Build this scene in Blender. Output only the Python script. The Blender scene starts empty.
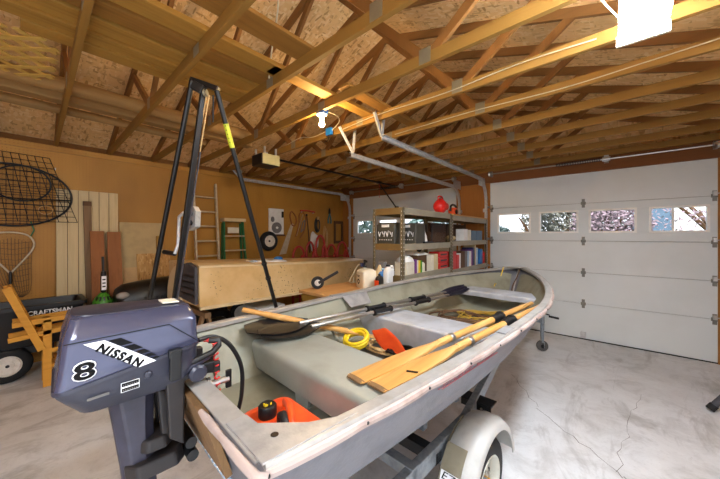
import bpy, bmesh, math, random
from mathutils import Vector, Matrix
random.seed(7)
SC = bpy.context.scene
COL = SC.collection
PI = math.pi
def R(d): return d*PI/180

# ------------------------------------------------------------------ materials
def _nt(name):
    m = bpy.data.materials.new(name); m.use_nodes = True
    nt = m.node_tree
    return m, nt, nt.nodes['Principled BSDF']
def rgb(h):
    """sRGB 0-255 tuple -> linear"""
    def f(c):
        c /= 255
        return c/12.92 if c <= .04045 else ((c+.055)/1.055)**2.4
    return tuple(f(c) for c in h)+(1,)
def ramp(nt, fac, cols, pos=None):
    r = nt.nodes.new('ShaderNodeValToRGB')
    n = len(cols); pos = pos or [i/(n-1) for i in range(n)]
    while len(r.color_ramp.elements) < n: r.color_ramp.elements.new(.5)
    for e, c, p in zip(r.color_ramp.elements, cols, pos): e.position = p; e.color = c
    nt.links.new(fac, r.inputs[0])
    return r.outputs[0]
def coords(nt, scale=(1, 1, 1), rot=(0, 0, 0), kind='Object'):
    t = nt.nodes.new('ShaderNodeTexCoord'); mp = nt.nodes.new('ShaderNodeMapping')
    mp.inputs['Scale'].default_value = scale; mp.inputs['Rotation'].default_value = rot
    nt.links.new(t.outputs[kind], mp.inputs[0])
    return mp.outputs[0]
def noise(nt, vec, scale, detail=4, rough=.6, dist=0):
    n = nt.nodes.new('ShaderNodeTexNoise')
    n.inputs['Scale'].default_value = scale; n.inputs['Detail'].default_value = detail
    n.inputs['Roughness'].default_value = rough; n.inputs['Distortion'].default_value = dist
    nt.links.new(vec, n.inputs['Vector'])
    return n.outputs[0]
def bump(nt, b, h, strength, dist=.01):
    n = nt.nodes.new('ShaderNodeBump'); n.inputs['Strength'].default_value = strength
    n.inputs['Distance'].default_value = dist
    nt.links.new(h, n.inputs['Height']); nt.links.new(n.outputs[0], b.inputs['Normal'])
def mix(nt, fac, a, c):
    n = nt.nodes.new('ShaderNodeMix'); n.data_type = 'RGBA'
    for s, v in ((n.inputs[0], fac), (n.inputs[6], a), (n.inputs[7], c)):
        if isinstance(v, (int, float, tuple)): s.default_value = v
        else: nt.links.new(v, s)
    return n.outputs[2]
def plain(name, c, rough=.5, metal=0., c2=None, vs=6, bs=0., bsc=60, spec=.5, trans=0., alpha=1.):
    m, nt, b = _nt(name)
    c = rgb(c); c2 = rgb(c2) if c2 else tuple(x*.82 for x in c[:3])+(1,)
    v = coords(nt)
    n = noise(nt, v, vs)
    nt.links.new(ramp(nt, n, [c2, c, c], [.3, .55, .8]), b.inputs['Base Color'])
    b.inputs['Roughness'].default_value = rough; b.inputs['Metallic'].default_value = metal
    b.inputs['Specular IOR Level'].default_value = spec
    b.inputs['Transmission Weight'].default_value = trans
    b.inputs['Alpha'].default_value = alpha
    if bs: bump(nt, b, noise(nt, v, bsc, 3), bs)
    return m
def wood(name, c1, c2, axis=0, rough=.65, scale=14, c3=None):
    """grain runs along object axis"""
    m, nt, b = _nt(name)
    s = [1., 1., 1.]; s[axis] = .06
    v = coords(nt, tuple(s))
    n = noise(nt, v, scale, 6, .65, .6)
    n2 = noise(nt, coords(nt), 1.3, 2)
    cc = ramp(nt, n, [rgb(c2), rgb(c1), rgb(c3 or c1)], [.3, .52, .75])
    cc = mix(nt, n2, cc, rgb(c1))
    nt.links.new(cc, b.inputs['Base Color'])
    b.inputs['Roughness'].default_value = rough; b.inputs['Specular IOR Level'].default_value = .3
    bump(nt, b, n, .25, .004)
    return m
def osb(name, dark, mid, light, sc=1.0, shade=1.):
    m, nt, b = _nt(name)
    outs = []
    for k, (sx, sy, r) in enumerate(((12, 42, .3), (40, 12, .5), (14, 40, -.9))):
        vv = coords(nt, (sx*sc, sy*sc, 9*sc), (0, 0, r))
        vo = nt.nodes.new('ShaderNodeTexVoronoi'); vo.inputs['Scale'].default_value = 1.
        nt.links.new(vv, vo.inputs['Vector'])
        sep = nt.nodes.new('ShaderNodeSeparateColor'); nt.links.new(vo.outputs['Color'], sep.inputs[0])
        outs.append((ramp(nt, sep.outputs[0], [rgb(dark), rgb(mid), rgb(mid), rgb(light)], [.0, .3, .7, 1.]), sep.outputs[1], sep.outputs[2]))
    def gt(x, t):
        n = nt.nodes.new('ShaderNodeMath'); n.operation = 'GREATER_THAN'; n.inputs[1].default_value = t
        nt.links.new(x, n.inputs[0]); return n.outputs[0]
    c = mix(nt, gt(outs[1][1], .5), outs[0][0], outs[1][0])
    c = mix(nt, gt(outs[2][1], .6), c, outs[2][0])
    big = noise(nt, coords(nt), .8, 3)
    c = mix(nt, ramp(nt, big, [(0, 0, 0, 1), (.45, .45, .45, 1)], [.4, .75]), c, rgb(mid))
    nt.links.new(c, b.inputs['Base Color']); b.inputs['Roughness'].default_value = .7
    b.inputs['Specular IOR Level'].default_value = .2
    bump(nt, b, outs[0][1], .3, .004)
    return m
def emit(name, c, s):
    m, nt, b = _nt(name)
    b.inputs['Base Color'].default_value = rgb(c)
    b.inputs['Emission Color'].default_value = rgb(c); b.inputs['Emission Strength'].default_value = s
    return m
M = {}
def concrete():
    m, nt, b = _nt('concrete')
    v = coords(nt)
    a = noise(nt, v, .55, 6, .6, .4); c = noise(nt, v, 3.2, 8, .7, .8); d = noise(nt, v, 40, 4, .7)
    c1 = ramp(nt, a, [rgb((182, 180, 176)), rgb((218, 218, 217)), rgb((234, 235, 236))], [.3, .5, .7])
    c2 = ramp(nt, c, [rgb((160, 157, 152)), rgb((220, 220, 220)), rgb((236, 237, 238))], [.28, .5, .72])
    cc = mix(nt, .5, c1, c2)
    st = noise(nt, coords(nt, (1, .35, 1), (0, 0, .6)), 2.2, 5, .7, 1.2)
    cc = mix(nt, ramp(nt, st, [(.45, .45, .45, 1), (0, 0, 0, 1)], [.33, .46]), cc, rgb((140, 135, 128)))
    cc = mix(nt, ramp(nt, d, [(0, 0, 0, 1), (.25, .25, .25, 1)], [.55, .8]), cc, rgb((120, 116, 110)))
    nt.links.new(cc, b.inputs['Base Color'])
    rr = nt.nodes.new('ShaderNodeMapRange'); nt.links.new(c, rr.inputs[0]); rr.inputs[3].default_value = .42; rr.inputs[4].default_value = .75
    nt.links.new(rr.outputs[0], b.inputs['Roughness'])
    b.inputs['Specular IOR Level'].default_value = .4
    bump(nt, b, d, .15, .002)
    return m
M['concrete'] = concrete()
def pegboard():
    m, nt, b = _nt('brown_hardboard')
    v = coords(nt)
    n = noise(nt, coords(nt, (1, .8, .35)), 1.6, 5, .6)
    base = ramp(nt, n, [rgb((154, 108, 42)), rgb((172, 124, 52)), rgb((186, 137, 60))], [.3, .5, .72])
    # perforations every 38 mm
    sx = nt.nodes.new('ShaderNodeSeparateXYZ'); nt.links.new(v, sx.inputs[0])
    ds = []
    for ax in (1, 2):
        f = nt.nodes.new('ShaderNodeMath'); f.operation = 'PINGPONG'; f.inputs[1].default_value = .019
        nt.links.new(sx.outputs[ax], f.inputs[0]); ds.append(f.outputs[0])
    h = nt.nodes.new('ShaderNodeMath'); h.operation = 'MULTIPLY'
    p0 = nt.nodes.new('ShaderNodeMath'); p0.operation = 'LESS_THAN'; p0.inputs[1].default_value = .0036; nt.links.new(ds[0], p0.inputs[0])
    p1 = nt.nodes.new('ShaderNodeMath'); p1.operation = 'LESS_THAN'; p1.inputs[1].default_value = .0036; nt.links.new(ds[1], p1.inputs[0])
    nt.links.new(p0.outputs[0], h.inputs[0]); nt.links.new(p1.outputs[0], h.inputs[1])
    cc = mix(nt, h.outputs[0], base, rgb((128, 82, 30)))
    nt.links.new(cc, b.inputs['Base Color']); b.inputs['Roughness'].default_value = .5
    b.inputs['Specular IOR Level'].default_value = .3
    return m
M['peg'] = pegboard()
M['osb'] = osb('roof_osb', (184, 138, 82), (234, 194, 134), (246, 216, 164))
M['osb2'] = osb('sheet_osb', (130, 92, 46), (182, 138, 82), (206, 168, 112), 1.3)
M['chord'] = wood('truss_chord_timber', (146, 108, 48), (114, 82, 32), 0)
M['web'] = wood('truss_web_timber', (134, 90, 42), (104, 66, 28), 2)
M['rafter'] = wood('rafter_timber', (140, 96, 48), (104, 68, 30), 0)
M['header'] = wood('header_timber', (126, 78, 38), (92, 54, 24), 0)
M['boardY'] = wood('stored_boards', (164, 122, 52), (112, 78, 28), 1)
M['boardY2'] = wood('stored_boards_dark', (142, 100, 42), (92, 62, 24), 1)
M['logwood'] = wood('weathered_beam', (160, 124, 74), (110, 80, 42), 1)
M['plywall'] = wood('plywood_wall', (172, 112, 50), (146, 90, 36), 2)
M['lattice'] = wood('lattice_wood', (206, 168, 84), (168, 128, 52), 1)
M['cedar'] = wood('cedar_board', (148, 94, 52), (116, 68, 34), 2)
M['palewood'] = wood('pale_panel', (206, 186, 144), (182, 160, 118), 2)
M['greywood'] = wood('grey_stick', (132, 104, 74), (92, 70, 48), 2)
M['cratewood'] = wood('crate_wood', (196, 148, 92), (160, 112, 60), 1)
M['chairwood'] = wood('yellow_chair_wood', (204, 146, 54), (172, 114, 34), 1)
M['oarwood'] = wood('varnished_oar', (200, 150, 84), (166, 110, 50), 1, .32, 14, (222, 188, 136))
M['plyedge'] = wood('plywood_edge', (124, 94, 62), (66, 48, 32), 2, .7, 60)
M['card'] = plain('cardboard', (196, 158, 108), .8)
M['beigesheet'] = plain('beige_sheet', (184, 158, 110), .7)
M['door'] = plain('door_paint', (222, 228, 228), .45, 0, (215, 221, 220), 1.2)
M['doorline'] = plain('door_gap', (120, 116, 104), .8)
M['whitevinyl'] = plain('white_vinyl', (250, 249, 244), .4)
M['galv'] = plain('galvanised_steel', (206, 207, 206), .4, .45, (176, 178, 180), 30)
M['hinge'] = plain('hinge_steel', (132, 130, 122), .5, .6)
M['steel'] = plain('steel', (190, 188, 184), .3, .9)
M['dark'] = plain('black_metal', (13, 13, 13), .4)
M['blackplastic'] = plain('black_plastic', (13, 13, 15), .45)
M['rubber'] = plain('rubber', (20, 20, 21), .75, 0, None, 30)
M['greyrubber'] = plain('grey_rubber', (92, 90, 88), .7)
M['white'] = plain('white_paint', (232, 231, 226), .5)
M['offwhite'] = plain('off_white_plastic', (226, 218, 196), .45)
M['hubwhite'] = plain('white_hub', (222, 216, 206), .45, 0, (196, 186, 172), 12)
M['alu'] = plain('bare_aluminium', (178, 178, 178), .42, .55, (150, 150, 152), 9, .1, 90)
M['hull'] = plain('painted_aluminium_hull', (112, 112, 119), .42, .3, (96, 96, 103), 7, .12, 70)
M['hullin'] = plain('grey_green_paint', (140, 139, 122), .5, .1, (118, 114, 96), 4, .08, 60)
M['seat'] = plain('seat_paint', (150, 153, 145), .42, .12, (134, 136, 126), 3, .05, 80)
M['gunwale'] = plain('gunwale_aluminium', (178, 175, 170), .38, .4, (156, 152, 146), 8)
M['rub'] = plain('faded_rub_rail', (172, 155, 148), .5, 0, (142, 122, 113), 7)
M['seatblue'] = plain('worn_seat', (186, 190, 198), .38, .3, (160, 163, 168), 5)
M['cowl'] = plain('slate_blue_cowl', (72, 75, 98), .18, .3, (64, 67, 90), 5, 0, 60, .7)
M['cowl2'] = plain('slate_grey_casing', (50, 51, 64), .35, .15, (40, 41, 52), 8, .05, 80)
M['legm'] = plain('outboard_leg', (54, 53, 68), .4, .15, (42, 40, 50), 8)
M['brownmetal'] = plain('dark_bracket', (44, 40, 40), .45, .3)
M['decalw'] = plain('white_decal', (236, 236, 238), .4, 0, (228, 228, 230))
M['decalk'] = plain('black_decal', (8, 8, 10), .7, 0, None, 6, 0, 60, .2)
M['red'] = plain('red_plastic', (206, 34, 30), .4)
M['redsteel'] = plain('red_steel', (176, 46, 34), .45)
M['orange'] = plain('orange_plastic', (236, 84, 30), .38, 0, (222, 66, 22), 9)
M['yellow'] = plain('yellow_plastic', (232, 196, 30), .45)
M['brass'] = plain('brass', (214, 160, 50), .35, .7)
M['green'] = plain('green_fibreglass', (28, 112, 62), .45)
M['lime'] = plain('green_plastic', (70, 140, 34), .45)
M['navy'] = plain('navy_plastic', (34, 42, 92), .4)
M['blue'] = plain('blue_plastic', (30, 110, 184), .4)
M['paleblue'] = plain('pale_blue', (164, 192, 214), .5)
M['teal'] = plain('teal_grip', (36, 112, 118), .5)
M['purple'] = plain('purple_cover', (120, 66, 130), .6)
M['grey'] = plain('grey_card', (120, 118, 116), .7)
M['brown'] = plain('brown_card', (92, 62, 36), .75)
M['shelfbeam'] = plain('olive_brown_shelf', (116, 92, 52), .5, 0, (104, 80, 42), 5)
M['shelfpost'] = plain('shelf_post', (112, 100, 74), .45, .2)
M['shelfdeck'] = plain('shelf_deck', (206, 200, 186), .6)
M['dinghy'] = plain('beige_gelcoat', (214, 182, 128), .42, 0, (200, 166, 110), 2.5)
M['dinghyrim'] = plain('beige_rim', (222, 200, 158), .45)
M['greypad'] = plain('grey_pad', (74, 72, 76), .6, 0, (58, 56, 60), 30)
M['tgalv'] = plain('trailer_galvanised', (150, 158, 164), .42, .5, (122, 130, 138), 25)
M['bilge'] = plain('brown_floorboard', (74, 62, 44), .3, 0, (46, 38, 26), 5)
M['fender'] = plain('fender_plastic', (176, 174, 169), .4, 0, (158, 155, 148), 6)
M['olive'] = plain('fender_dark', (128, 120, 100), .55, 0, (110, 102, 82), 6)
M['fence'] = plain('grass', (96, 112, 70), .9)
M['rope'] = plain('tan_rope', (196, 160, 106), .8)
M['wire'] = plain('cream_wire', (196, 184, 154), .5)
M['opener'] = plain('opener_cream', (206, 196, 140), .5)
M['steelgrey'] = plain('gang_plate', (138, 128, 104), .5, .3)
M['netting'] = plain('brown_netting', (92, 70, 44), .9)
M['stain'] = plain('floor_crack', (96, 88, 78), .9)
M['concstrip'] = plain('concrete_sill', (176, 172, 164), .7)
M['glass'] = None
def glass():
    m, nt, b = _nt('window_glass')
    b.inputs['Base Color'].default_value = (.95, .97, 1, 1)
    b.inputs['Roughness'].default_value = .02; b.inputs['Transmission Weight'].default_value = 1
    b.inputs['IOR'].default_value = 1.05
    return m
M['glass'] = glass()
M['bulb'] = emit('lit_bulb', (255, 214, 150), 680)
M['tube'] = emit('lit_diffuser', (232, 243, 255), 74)
M['label_y'] = plain('yellow_label', (206, 210, 50), .5)

# ------------------------------------------------------------------ mesh builder
class MB:
    def __init__(s, frame=None):
        s.bm = bmesh.new(); s.frame = frame
    def _add(s, vs, fs):
        v = [s.bm.verts.new(p) for p in vs]
        for f in fs:
            try: s.bm.faces.new([v[i] for i in f])
            except ValueError: pass
        return s
    def box(s, c, d, rot=None):
        c = Vector(c); h = Vector(d)/2
        vs = []
        for x in (-1, 1):
            for y in (-1, 1):
                for z in (-1, 1):
                    p = Vector((x*h.x, y*h.y, z*h.z))
                    if rot is not None: p = rot @ p
                    vs.append(c+p)
        return s._add(vs, [(0, 1, 3, 2), (4, 6, 7, 5), (0, 4, 5, 1), (2, 3, 7, 6), (0, 2, 6, 4), (1, 5, 7, 3)])
    def bx(s, x0, x1, y0, y1, z0, z1):
        return s.box(((x0+x1)/2, (y0+y1)/2, (z0+z1)/2), (abs(x1-x0), abs(y1-y0), abs(z1-z0)))
    def beam(s, p, q, w, h, up=(0, 0, 1)):
        """bar from p to q, w across, h along up"""
        p = Vector(p); q = Vector(q); d = (q-p).normalized(); up = Vector(up)
        a = d.cross(up)
        if a.length < 1e-5: a = d.cross(Vector((1, 0, 0)))
        a.normalize(); u = a.cross(d).normalized()
        vs = [e + a*w/2*i + u*h/2*j for e in (p, q) for i, j in ((-1, -1), (1, -1), (1, 1), (-1, 1))]
        return s._add(vs, [(3, 2, 1, 0), (4, 5, 6, 7), (0, 1, 5, 4), (1, 2, 6, 5), (2, 3, 7, 6), (3, 0, 4, 7)])
    def tube(s, pts, r, n=8, closed=False, caps=True):
        pts = [Vector(p) for p in pts]; N = len(pts)
        rr = r if isinstance(r, (list, tuple)) else [r]*N
        rings = []; pu = None
        for i, p in enumerate(pts):
            if closed: t = pts[(i+1) % N]-pts[i-1]
            else: t = pts[min(i+1, N-1)]-pts[max(i-1, 0)]
            t.normalize()
            if pu is None:
                ref = Vector((0, 0, 1)) if abs(t.z) < .9 else Vector((1, 0, 0))
                u = t.cross(ref).normalized()
            else:
                u = (pu - t*pu.dot(t)).normalized()
            pu = u; w = t.cross(u)
            rings.append([s.bm.verts.new(p + (u*math.cos(2*PI*k/n)+w*math.sin(2*PI*k/n))*rr[i]) for k in range(n)])
        for i in range(N if closed else N-1):
            A, B = rings[i], rings[(i+1) % N]
            for k in range(n):
                s.bm.faces.new((A[k], A[(k+1) % n], B[(k+1) % n], B[k]))
        if caps and not closed:
            s.bm.faces.new(rings[0][::-1]); s.bm.faces.new(rings[-1])
        return s
    def cyl(s, p, q, r, r2=None, n=20): return s.tube([p, q], [r, r if r2 is None else r2], n)
    def lathe(s, c, axis, prof, n=28, closed=False):
        """prof: (radius, along-axis) pairs"""
        c = Vector(c); ax = Vector(axis).normalized()
        ref = Vector((0, 0, 1)) if abs(ax.z) < .9 else Vector((1, 0, 0))
        u = ax.cross(ref).normalized(); w = ax.cross(u)
        rings = [[s.bm.verts.new(c+ax*h+(u*math.cos(2*PI*k/n)+w*math.sin(2*PI*k/n))*max(r, 1e-4)) for k in range(n)] for r, h in prof]
        P = len(prof)
        for i in range(P if closed else P-1):
            A, B = rings[i], rings[(i+1) % P]
            for k in range(n): s.bm.faces.new((A[k], A[(k+1) % n], B[(k+1) % n], B[k]))
        if not closed:
            s.bm.faces.new(rings[0][::-1]); s.bm.faces.new(rings[-1])
        return s
    def ball(s, c, r, n=16, sc=(1, 1, 1)):
        prof = [(r*math.sin(PI*i/10), -r*math.cos(PI*i/10)) for i in range(11)]
        b0 = len(s.bm.verts)
        s.lathe((0, 0, 0), (0, 0, 1), prof, n)
        s.bm.verts.ensure_lookup_table()
        for v in s.bm.verts[b0:]:
            v.co = Vector((v.co.x*sc[0], v.co.y*sc[1], v.co.z*sc[2]))+Vector(c)
        return s
    def prism(s, poly, off):
        """polygon (3-D points) pushed along off"""
        o = Vector(off); n = len(poly); P = [Vector(p) for p in poly]
        vs = P+[p+o for p in P]
        return s._add(vs, [tuple(range(n))[::-1], tuple(range(n, 2*n))]+[(i, (i+1) % n, n+(i+1) % n, n+i) for i in range(n)])
    def loft(s, rings, cap=True, closed=True):
        vr = [[s.bm.verts.new(p) for p in r] for r in rings]; n = len(rings[0])
        for A, B in zip(vr, vr[1:]):
            for k in range(n if closed else n-1):
                s.bm.faces.new((A[k], A[(k+1) % n], B[(k+1) % n], B[k]))
        if cap and closed:
            s.bm.faces.new(vr[0][::-1]); s.bm.faces.new(vr[-1])
        return s
    def add_mesh(s, me, mat):
        b0 = len(s.bm.verts); s.bm.from_mesh(me); s.bm.verts.ensure_lookup_table()
        for v in s.bm.verts[b0:]: v.co = mat @ v.co
        return s
    def build(s, name, m, parent=None, bevel=0, smooth=None, solid=0, seg=2):
        bm = s.bm
        if s.frame is not None: bmesh.ops.transform(bm, matrix=s.frame, verts=bm.verts)
        if parent is None:
            zs = [v.co.z for v in bm.verts]; xs = [v.co.x for v in bm.verts]; ys = [v.co.y for v in bm.verts]
            L = Vector(((min(xs)+max(xs))/2, (min(ys)+max(ys))/2, min(zs)))
        else:
            L = wloc(parent)
        bmesh.ops.translate(bm, vec=-L, verts=bm.verts)
        bmesh.ops.recalc_face_normals(bm, faces=bm.faces)
        me = bpy.data.meshes.new(name); bm.to_mesh(me); bm.free()
        me.materials.append(M[m] if isinstance(m, str) else m)
        o = bpy.data.objects.new(name, me); COL.objects.link(o)
        if parent is None: o.location = L
        else: o.parent = parent
        if bevel:
            md = o.modifiers.new('bevel', 'BEVEL'); md.width = bevel; md.segments = seg; md.limit_method = 'ANGLE'; md.angle_limit = R(40)
        if solid:
            md = o.modifiers.new('solid', 'SOLIDIFY'); md.thickness = solid; md.offset = 0
        if smooth is not None:
            for p in me.polygons: p.use_smooth = True
            if smooth < 179:
                import bpy as _b
                ang = R(smooth)
                b2 = bmesh.new(); b2.from_mesh(me)
                for e in b2.edges:
                    if len(e.link_faces) == 2 and e.calc_face_angle(0) > ang: e.smooth = False
                b2.to_mesh(me); b2.free()
        return o
def wloc(o):
    L = Vector(o.location)
    while o.parent: o = o.parent; L += Vector(o.location)
    return L
def tag(o, label, cat, group=None, kind=None):
    o['label'] = label; o['category'] = cat
    if group: o['group'] = group
    if kind: o['kind'] = kind
    return o
def thing(name, label, cat, loc, group=None):
    o = bpy.data.objects.new(name, None); COL.objects.link(o)
    o.location = loc; o.empty_display_size = .05
    return tag(o, label, cat, group)
def struct(o, label=None):
    o['kind'] = 'structure'
    if label: o['label'] = label
    return o
def dup(root, d=(0, 0, 0), label=None, rotz=0):
    r = root.copy(); COL.objects.link(r); r.location = Vector(root.location)+Vector(d); r.rotation_euler = (0, 0, rotz)
    if label: r['label'] = label
    for ch in list(root.children):
        c = ch.copy(); COL.objects.link(c); c.parent = r
        for g in list(ch.children):
            k = g.copy(); COL.objects.link(k); k.parent = c
    return r
def text_mesh(txt, shear=0, bold=0.0, extrude=.0, space=1.0):
    c = bpy.data.curves.new('t', 'FONT'); c.body = txt; c.size = 1; c.shear = shear; c.offset = bold; c.extrude = extrude; c.space_character = space
    c.resolution_u = 3
    o = bpy.data.objects.new('t', c); COL.objects.link(o)
    dg = bpy.context.evaluated_depsgraph_get(); dg.update()
    me = bpy.data.meshes.new_from_object(o.evaluated_get(dg))
    bpy.data.objects.remove(o); bpy.data.curves.remove(c)
    xs = [v.co.x for v in me.vertices]; ys = [v.co.y for v in me.vertices]
    x0, x1, y0, y1 = min(xs), max(xs), min(ys), max(ys)
    for v in me.vertices: v.co.x = (v.co.x-x0)/(x1-x0); v.co.y = (v.co.y-y0)/(y1-y0)
    return me
def lettering(name, txt, o, u, v, m, parent, frame=None, shear=0, bold=0., thick=.001, space=1.0):
    """text stretched on the parallelogram o, o+u, o+v, as thin raised letters"""
    me = text_mesh(txt, shear, bold, 0, space)
    o = Vector(o); u = Vector(u); v = Vector(v); n = u.cross(v).normalized()
    mt = Matrix(((u.x, v.x, n.x, o.x), (u.y, v.y, n.y, o.y), (u.z, v.z, n.z, o.z), (0, 0, 0, 1)))
    b = MB(frame); b.add_mesh(me, mt)
    r = bmesh.ops.extrude_face_region(b.bm, geom=list(b.bm.faces))
    bmesh.ops.translate(b.bm, vec=n*thick, verts=[g for g in r['geom'] if isinstance(g, bmesh.types.BMVert)])
    return b.build(name, m, parent)

# ------------------------------------------------------------------ camera, sky, render settings
cam = bpy.data.cameras.new('camera'); co = bpy.data.objects.new('camera', cam); COL.objects.link(co)
YAW = PI/2-math.atan(340/295)
co.location = (0, 0, 1.8); co.rotation_euler = (PI/2, 0, YAW)
cam.sensor_width = 36; cam.lens = 36*295/720; cam.shift_y = -3.5/720; cam.clip_start = .02
SC.camera = co
SC.view_settings.view_transform = 'Standard'; SC.view_settings.look = 'None'
SC.view_settings.exposure = 0.6
SC.view_settings.gamma = 1
SC.cycles.use_denoising = True
SC.cycles.max_bounces = 8; SC.cycles.diffuse_bounces = 5
w = bpy.data.worlds.new('sky'); SC.world = w; w.use_nodes = True
nt = w.node_tree; bg = nt.nodes['Background']
tc = nt.nodes.new('ShaderNodeTexCoord'); sp = nt.nodes.new('ShaderNodeSeparateXYZ'); nt.links.new(tc.outputs['Generated'], sp.inputs[0])
cr = nt.nodes.new('ShaderNodeValToRGB'); nt.links.new(sp.outputs[2], cr.inputs[0])
cr.color_ramp.elements[0].position = .0; cr.color_ramp.elements[0].color = (.93, .95, 1, 1)
cr.color_ramp.elements[1].position = .7; cr.color_ramp.elements[1].color = (.62, .78, 1, 1)
nt.links.new(cr.outputs[0], bg.inputs[0]); bg.inputs[1].default_value = 1.6

# added sun behind the viewpoint, bounced off the unseen floor to brighten the ceiling
sl = bpy.data.lights.new('sun', 'SUN'); sl.energy = 5.5; sl.angle = R(.6); sl.color = (1, .98, .95)
so = bpy.data.objects.new('sun', sl); COL.objects.link(so)
so.rotation_euler = Vector((.10, .62, -.78)).to_track_quat('-Z', 'Y').to_euler()
# ------------------------------------------------------------------ room shell
XL, XR, YD, ZC = -6.25, 1.45, 6.43, 3.12
struct(MB().bx(-9, 7, -6, YD+.1, -.12, 0).build('floor', 'concrete'))
fl = bpy.data.objects['floor']
def crack(pts, wd):
    b = MB(); L = len(pts)
    Vs = []
    for i, p in enumerate(pts):
        p = Vector((p[0], p[1], .0006)); q = Vector(pts[min(i+1, L-1)])-Vector(pts[max(i-1, 0)])
        n = Vector((-q.y, q.x, 0)).normalized()*wd*(.5+random.random())
        Vs.append((p-n, p+n))
    vs = [v for pr in Vs for v in pr]
    b._add(vs, [(2*i, 2*i+1, 2*i+3, 2*i+2) for i in range(L-1)])
    b.build('crack', 'stain', fl)
def wander(a, c, n, amp):
    return [(a[0]+(c[0]-a[0])*i/n+random.uniform(-amp, amp), a[1]+(c[1]-a[1])*i/n+random.uniform(-amp, amp)) for i in range(n+1)]
crack(wander((-.62, 3.55), (.05, 2.95), 12, .02)+wander((.05, 2.95), (.92, 2.06), 16, .015), .0022)
crack(wander((-.62, 3.55), (-1.0, 4.2), 8, .03), .0016)
crack(wander((.2, 4.6), (.0, 3.0), 14, .03), .0012)

# pegboard wall on the left
wl = struct(MB().bx(XL-.12, XL, -3.5, YD+.1, 0, 3.04).build('wall_left', 'peg'))
struct(MB().bx(XL-.12, XL+.02, -3.5, YD, 3.04, 3.125).build('trim_1', 'peg'))
# eave boards between truss heels, three vent holes in the first one
vb = MB().bx(XL-.16, XL-.12, -3.5, YD, 3.12, 3.5)
struct(vb.build('trim_2', 'rafter'))
# door wall
def dw(name, x0, x1, z0, z1, m, y0=YD+.0, y1=YD+.14): return struct(MB().bx(x0, x1, y0, y1, z0, z1).build(name, m))
dw('wall_back', -2.70, -1.983, 0, 3.12, 'plywall', YD-.02)
dw('wall_back_side', 1.083, XR+.12, 0, 3.12, 'plywall', YD-.02)
dw('wall_back_corner', XL-.12, -5.86, 0, 3.12, 'plywall', YD-.02)
dw('trim_3', XL, XR+.12, 2.9, 3.2, 'header', YD-.05)
dw('wall_back_gable', XL-.5, XR+.6, 3.2, 4.75, 'osb', YD+.1, YD+.16)
# right wall, bare timber, outside the frame except at its far end
struct(MB().bx(XR, XR+.12, 1.6, YD, 0, 3.12).build('wall_right', 'plywall'))

# unseen wall added behind the camera, darkening the left; right part open to daylight
struct(MB().bx(XL-.12, -.35, -2.62, -2.5, 0, 4.4).build('wall_front_added', 'plywall'))
# ------------------------------------------------------------------ garage doors
def garage_door(name, x0, x1, wins, divider, lab):
    y = YD+.01
    d = bpy.data.objects.new(name, None); COL.objects.link(d); d.location = ((x0+x1)/2, y, 0); struct(d, lab)
    seams = [0.012, .62, 1.163, 1.712, 2.37, 2.97]
    for k in range(5):
        z0, z1 = seams[k]+.0025, seams[k+1]-.0025
        b = MB()
        if k == 3:
            xs = [x0]+[v for w_ in wins for v in w_]+[x1]
            b.bx(x0, x1, y, y+.045, z0, 1.865)
            for i in range(0, len(xs), 2): b.bx(xs[i], xs[i+1], y, y+.045, 1.865, 2.243)
            b.bx(x0, x1, y, y+.045, 2.243, z1)
        else:
            b.bx(x0, x1, y, y+.045, z0, z1)
        struct(b.build('door_panel', 'door', d, bevel=.004))
    for z in seams[1:-1]: struct(MB().bx(x0, x1, y+.022, y+.043, z-.02, z+.02).build('seam_joint', 'doorline', d))
    for i, (a, c) in enumerate(wins):
        f = MB(); t = .03
        for (u0, u1, v0, v1) in ((a-.012, c+.012, 1.853, 1.853+t), (a-.012, c+.012, 2.255-t, 2.255), (a-.012, a-.012+t, 1.853+t, 2.255-t), (c+.012-t, c+.012, 1.853+t, 2.255-t)):
            f.bx(u0, u1, y-.014, y+.05, v0, v1)
        if divider == i: f.bx((a+c)/2-.012-.05, (a+c)/2+.012-.05, y-.006, y+.04, 1.88, 2.23)
        fr = struct(f.build('window_frame', 'whitevinyl', d, bevel=.003))
        struct(MB().bx(a, c, y+.02, y+.024, 1.868, 2.24).build('window_pane', 'glass', fr))
    # hinges at the middle and at both ends
    for hx in ((x0+x1)/2+.02, x0+.03, x1-.03):
        for z in (.62, 1.163, 1.712, 2.37):
            h = MB().bx(hx-.022, hx+.022, y-.006, y, z-.075, z+.075)
            h.cyl((hx-.03, y-.012, z), (hx+.03, y-.012, z), .011, n=10)
            h.bx(hx-.035, hx+.035, y-.008, y, z-.025, z+.025)
            struct(h.build('hinge', 'hinge', d, bevel=.002))
            if hx != (x0+x1)/2+.02:
                e = -.055 if hx < (x0+x1)/2 else .055
                r = MB().cyl((hx, y-.04, z+.03), (hx+e, y-.04, z+.03), .006, n=8)
                r.cyl((hx+e*.8, y-.04, z+.03), (hx+e*1.25, y-.04, z+.03), .023, n=14)
                r.bx(hx-.02, hx+.02, y-.05, y, z+.0, z+.06)
                struct(r.build('roller', 'steel', d))
    struct(MB().bx((x0+x1)/2-.02, (x0+x1)/2+.06, y-.03, y, .03, .13).build('lift_handle', 'galv', d, bevel=.004))
    struct(MB().bx(x0, x1, y-.01, y+.05, 0, .014).build('bottom_seal', 'rubber', d))
    return d
garage_door('door_1', -1.985, 1.085, [(-1.83, -1.25), (-1.09, -.51), (-.345, .24), (.4, 1.0)], 3, 'white sectional garage door with four small windows on the right')
garage_door('door_2', -5.85, -2.69, [(-5.69, -5.1), (-4.9, -4.31), (-4.11, -3.52), (-3.33, -2.85)], -1, 'white sectional garage door behind the steel shelves on the left')

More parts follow.
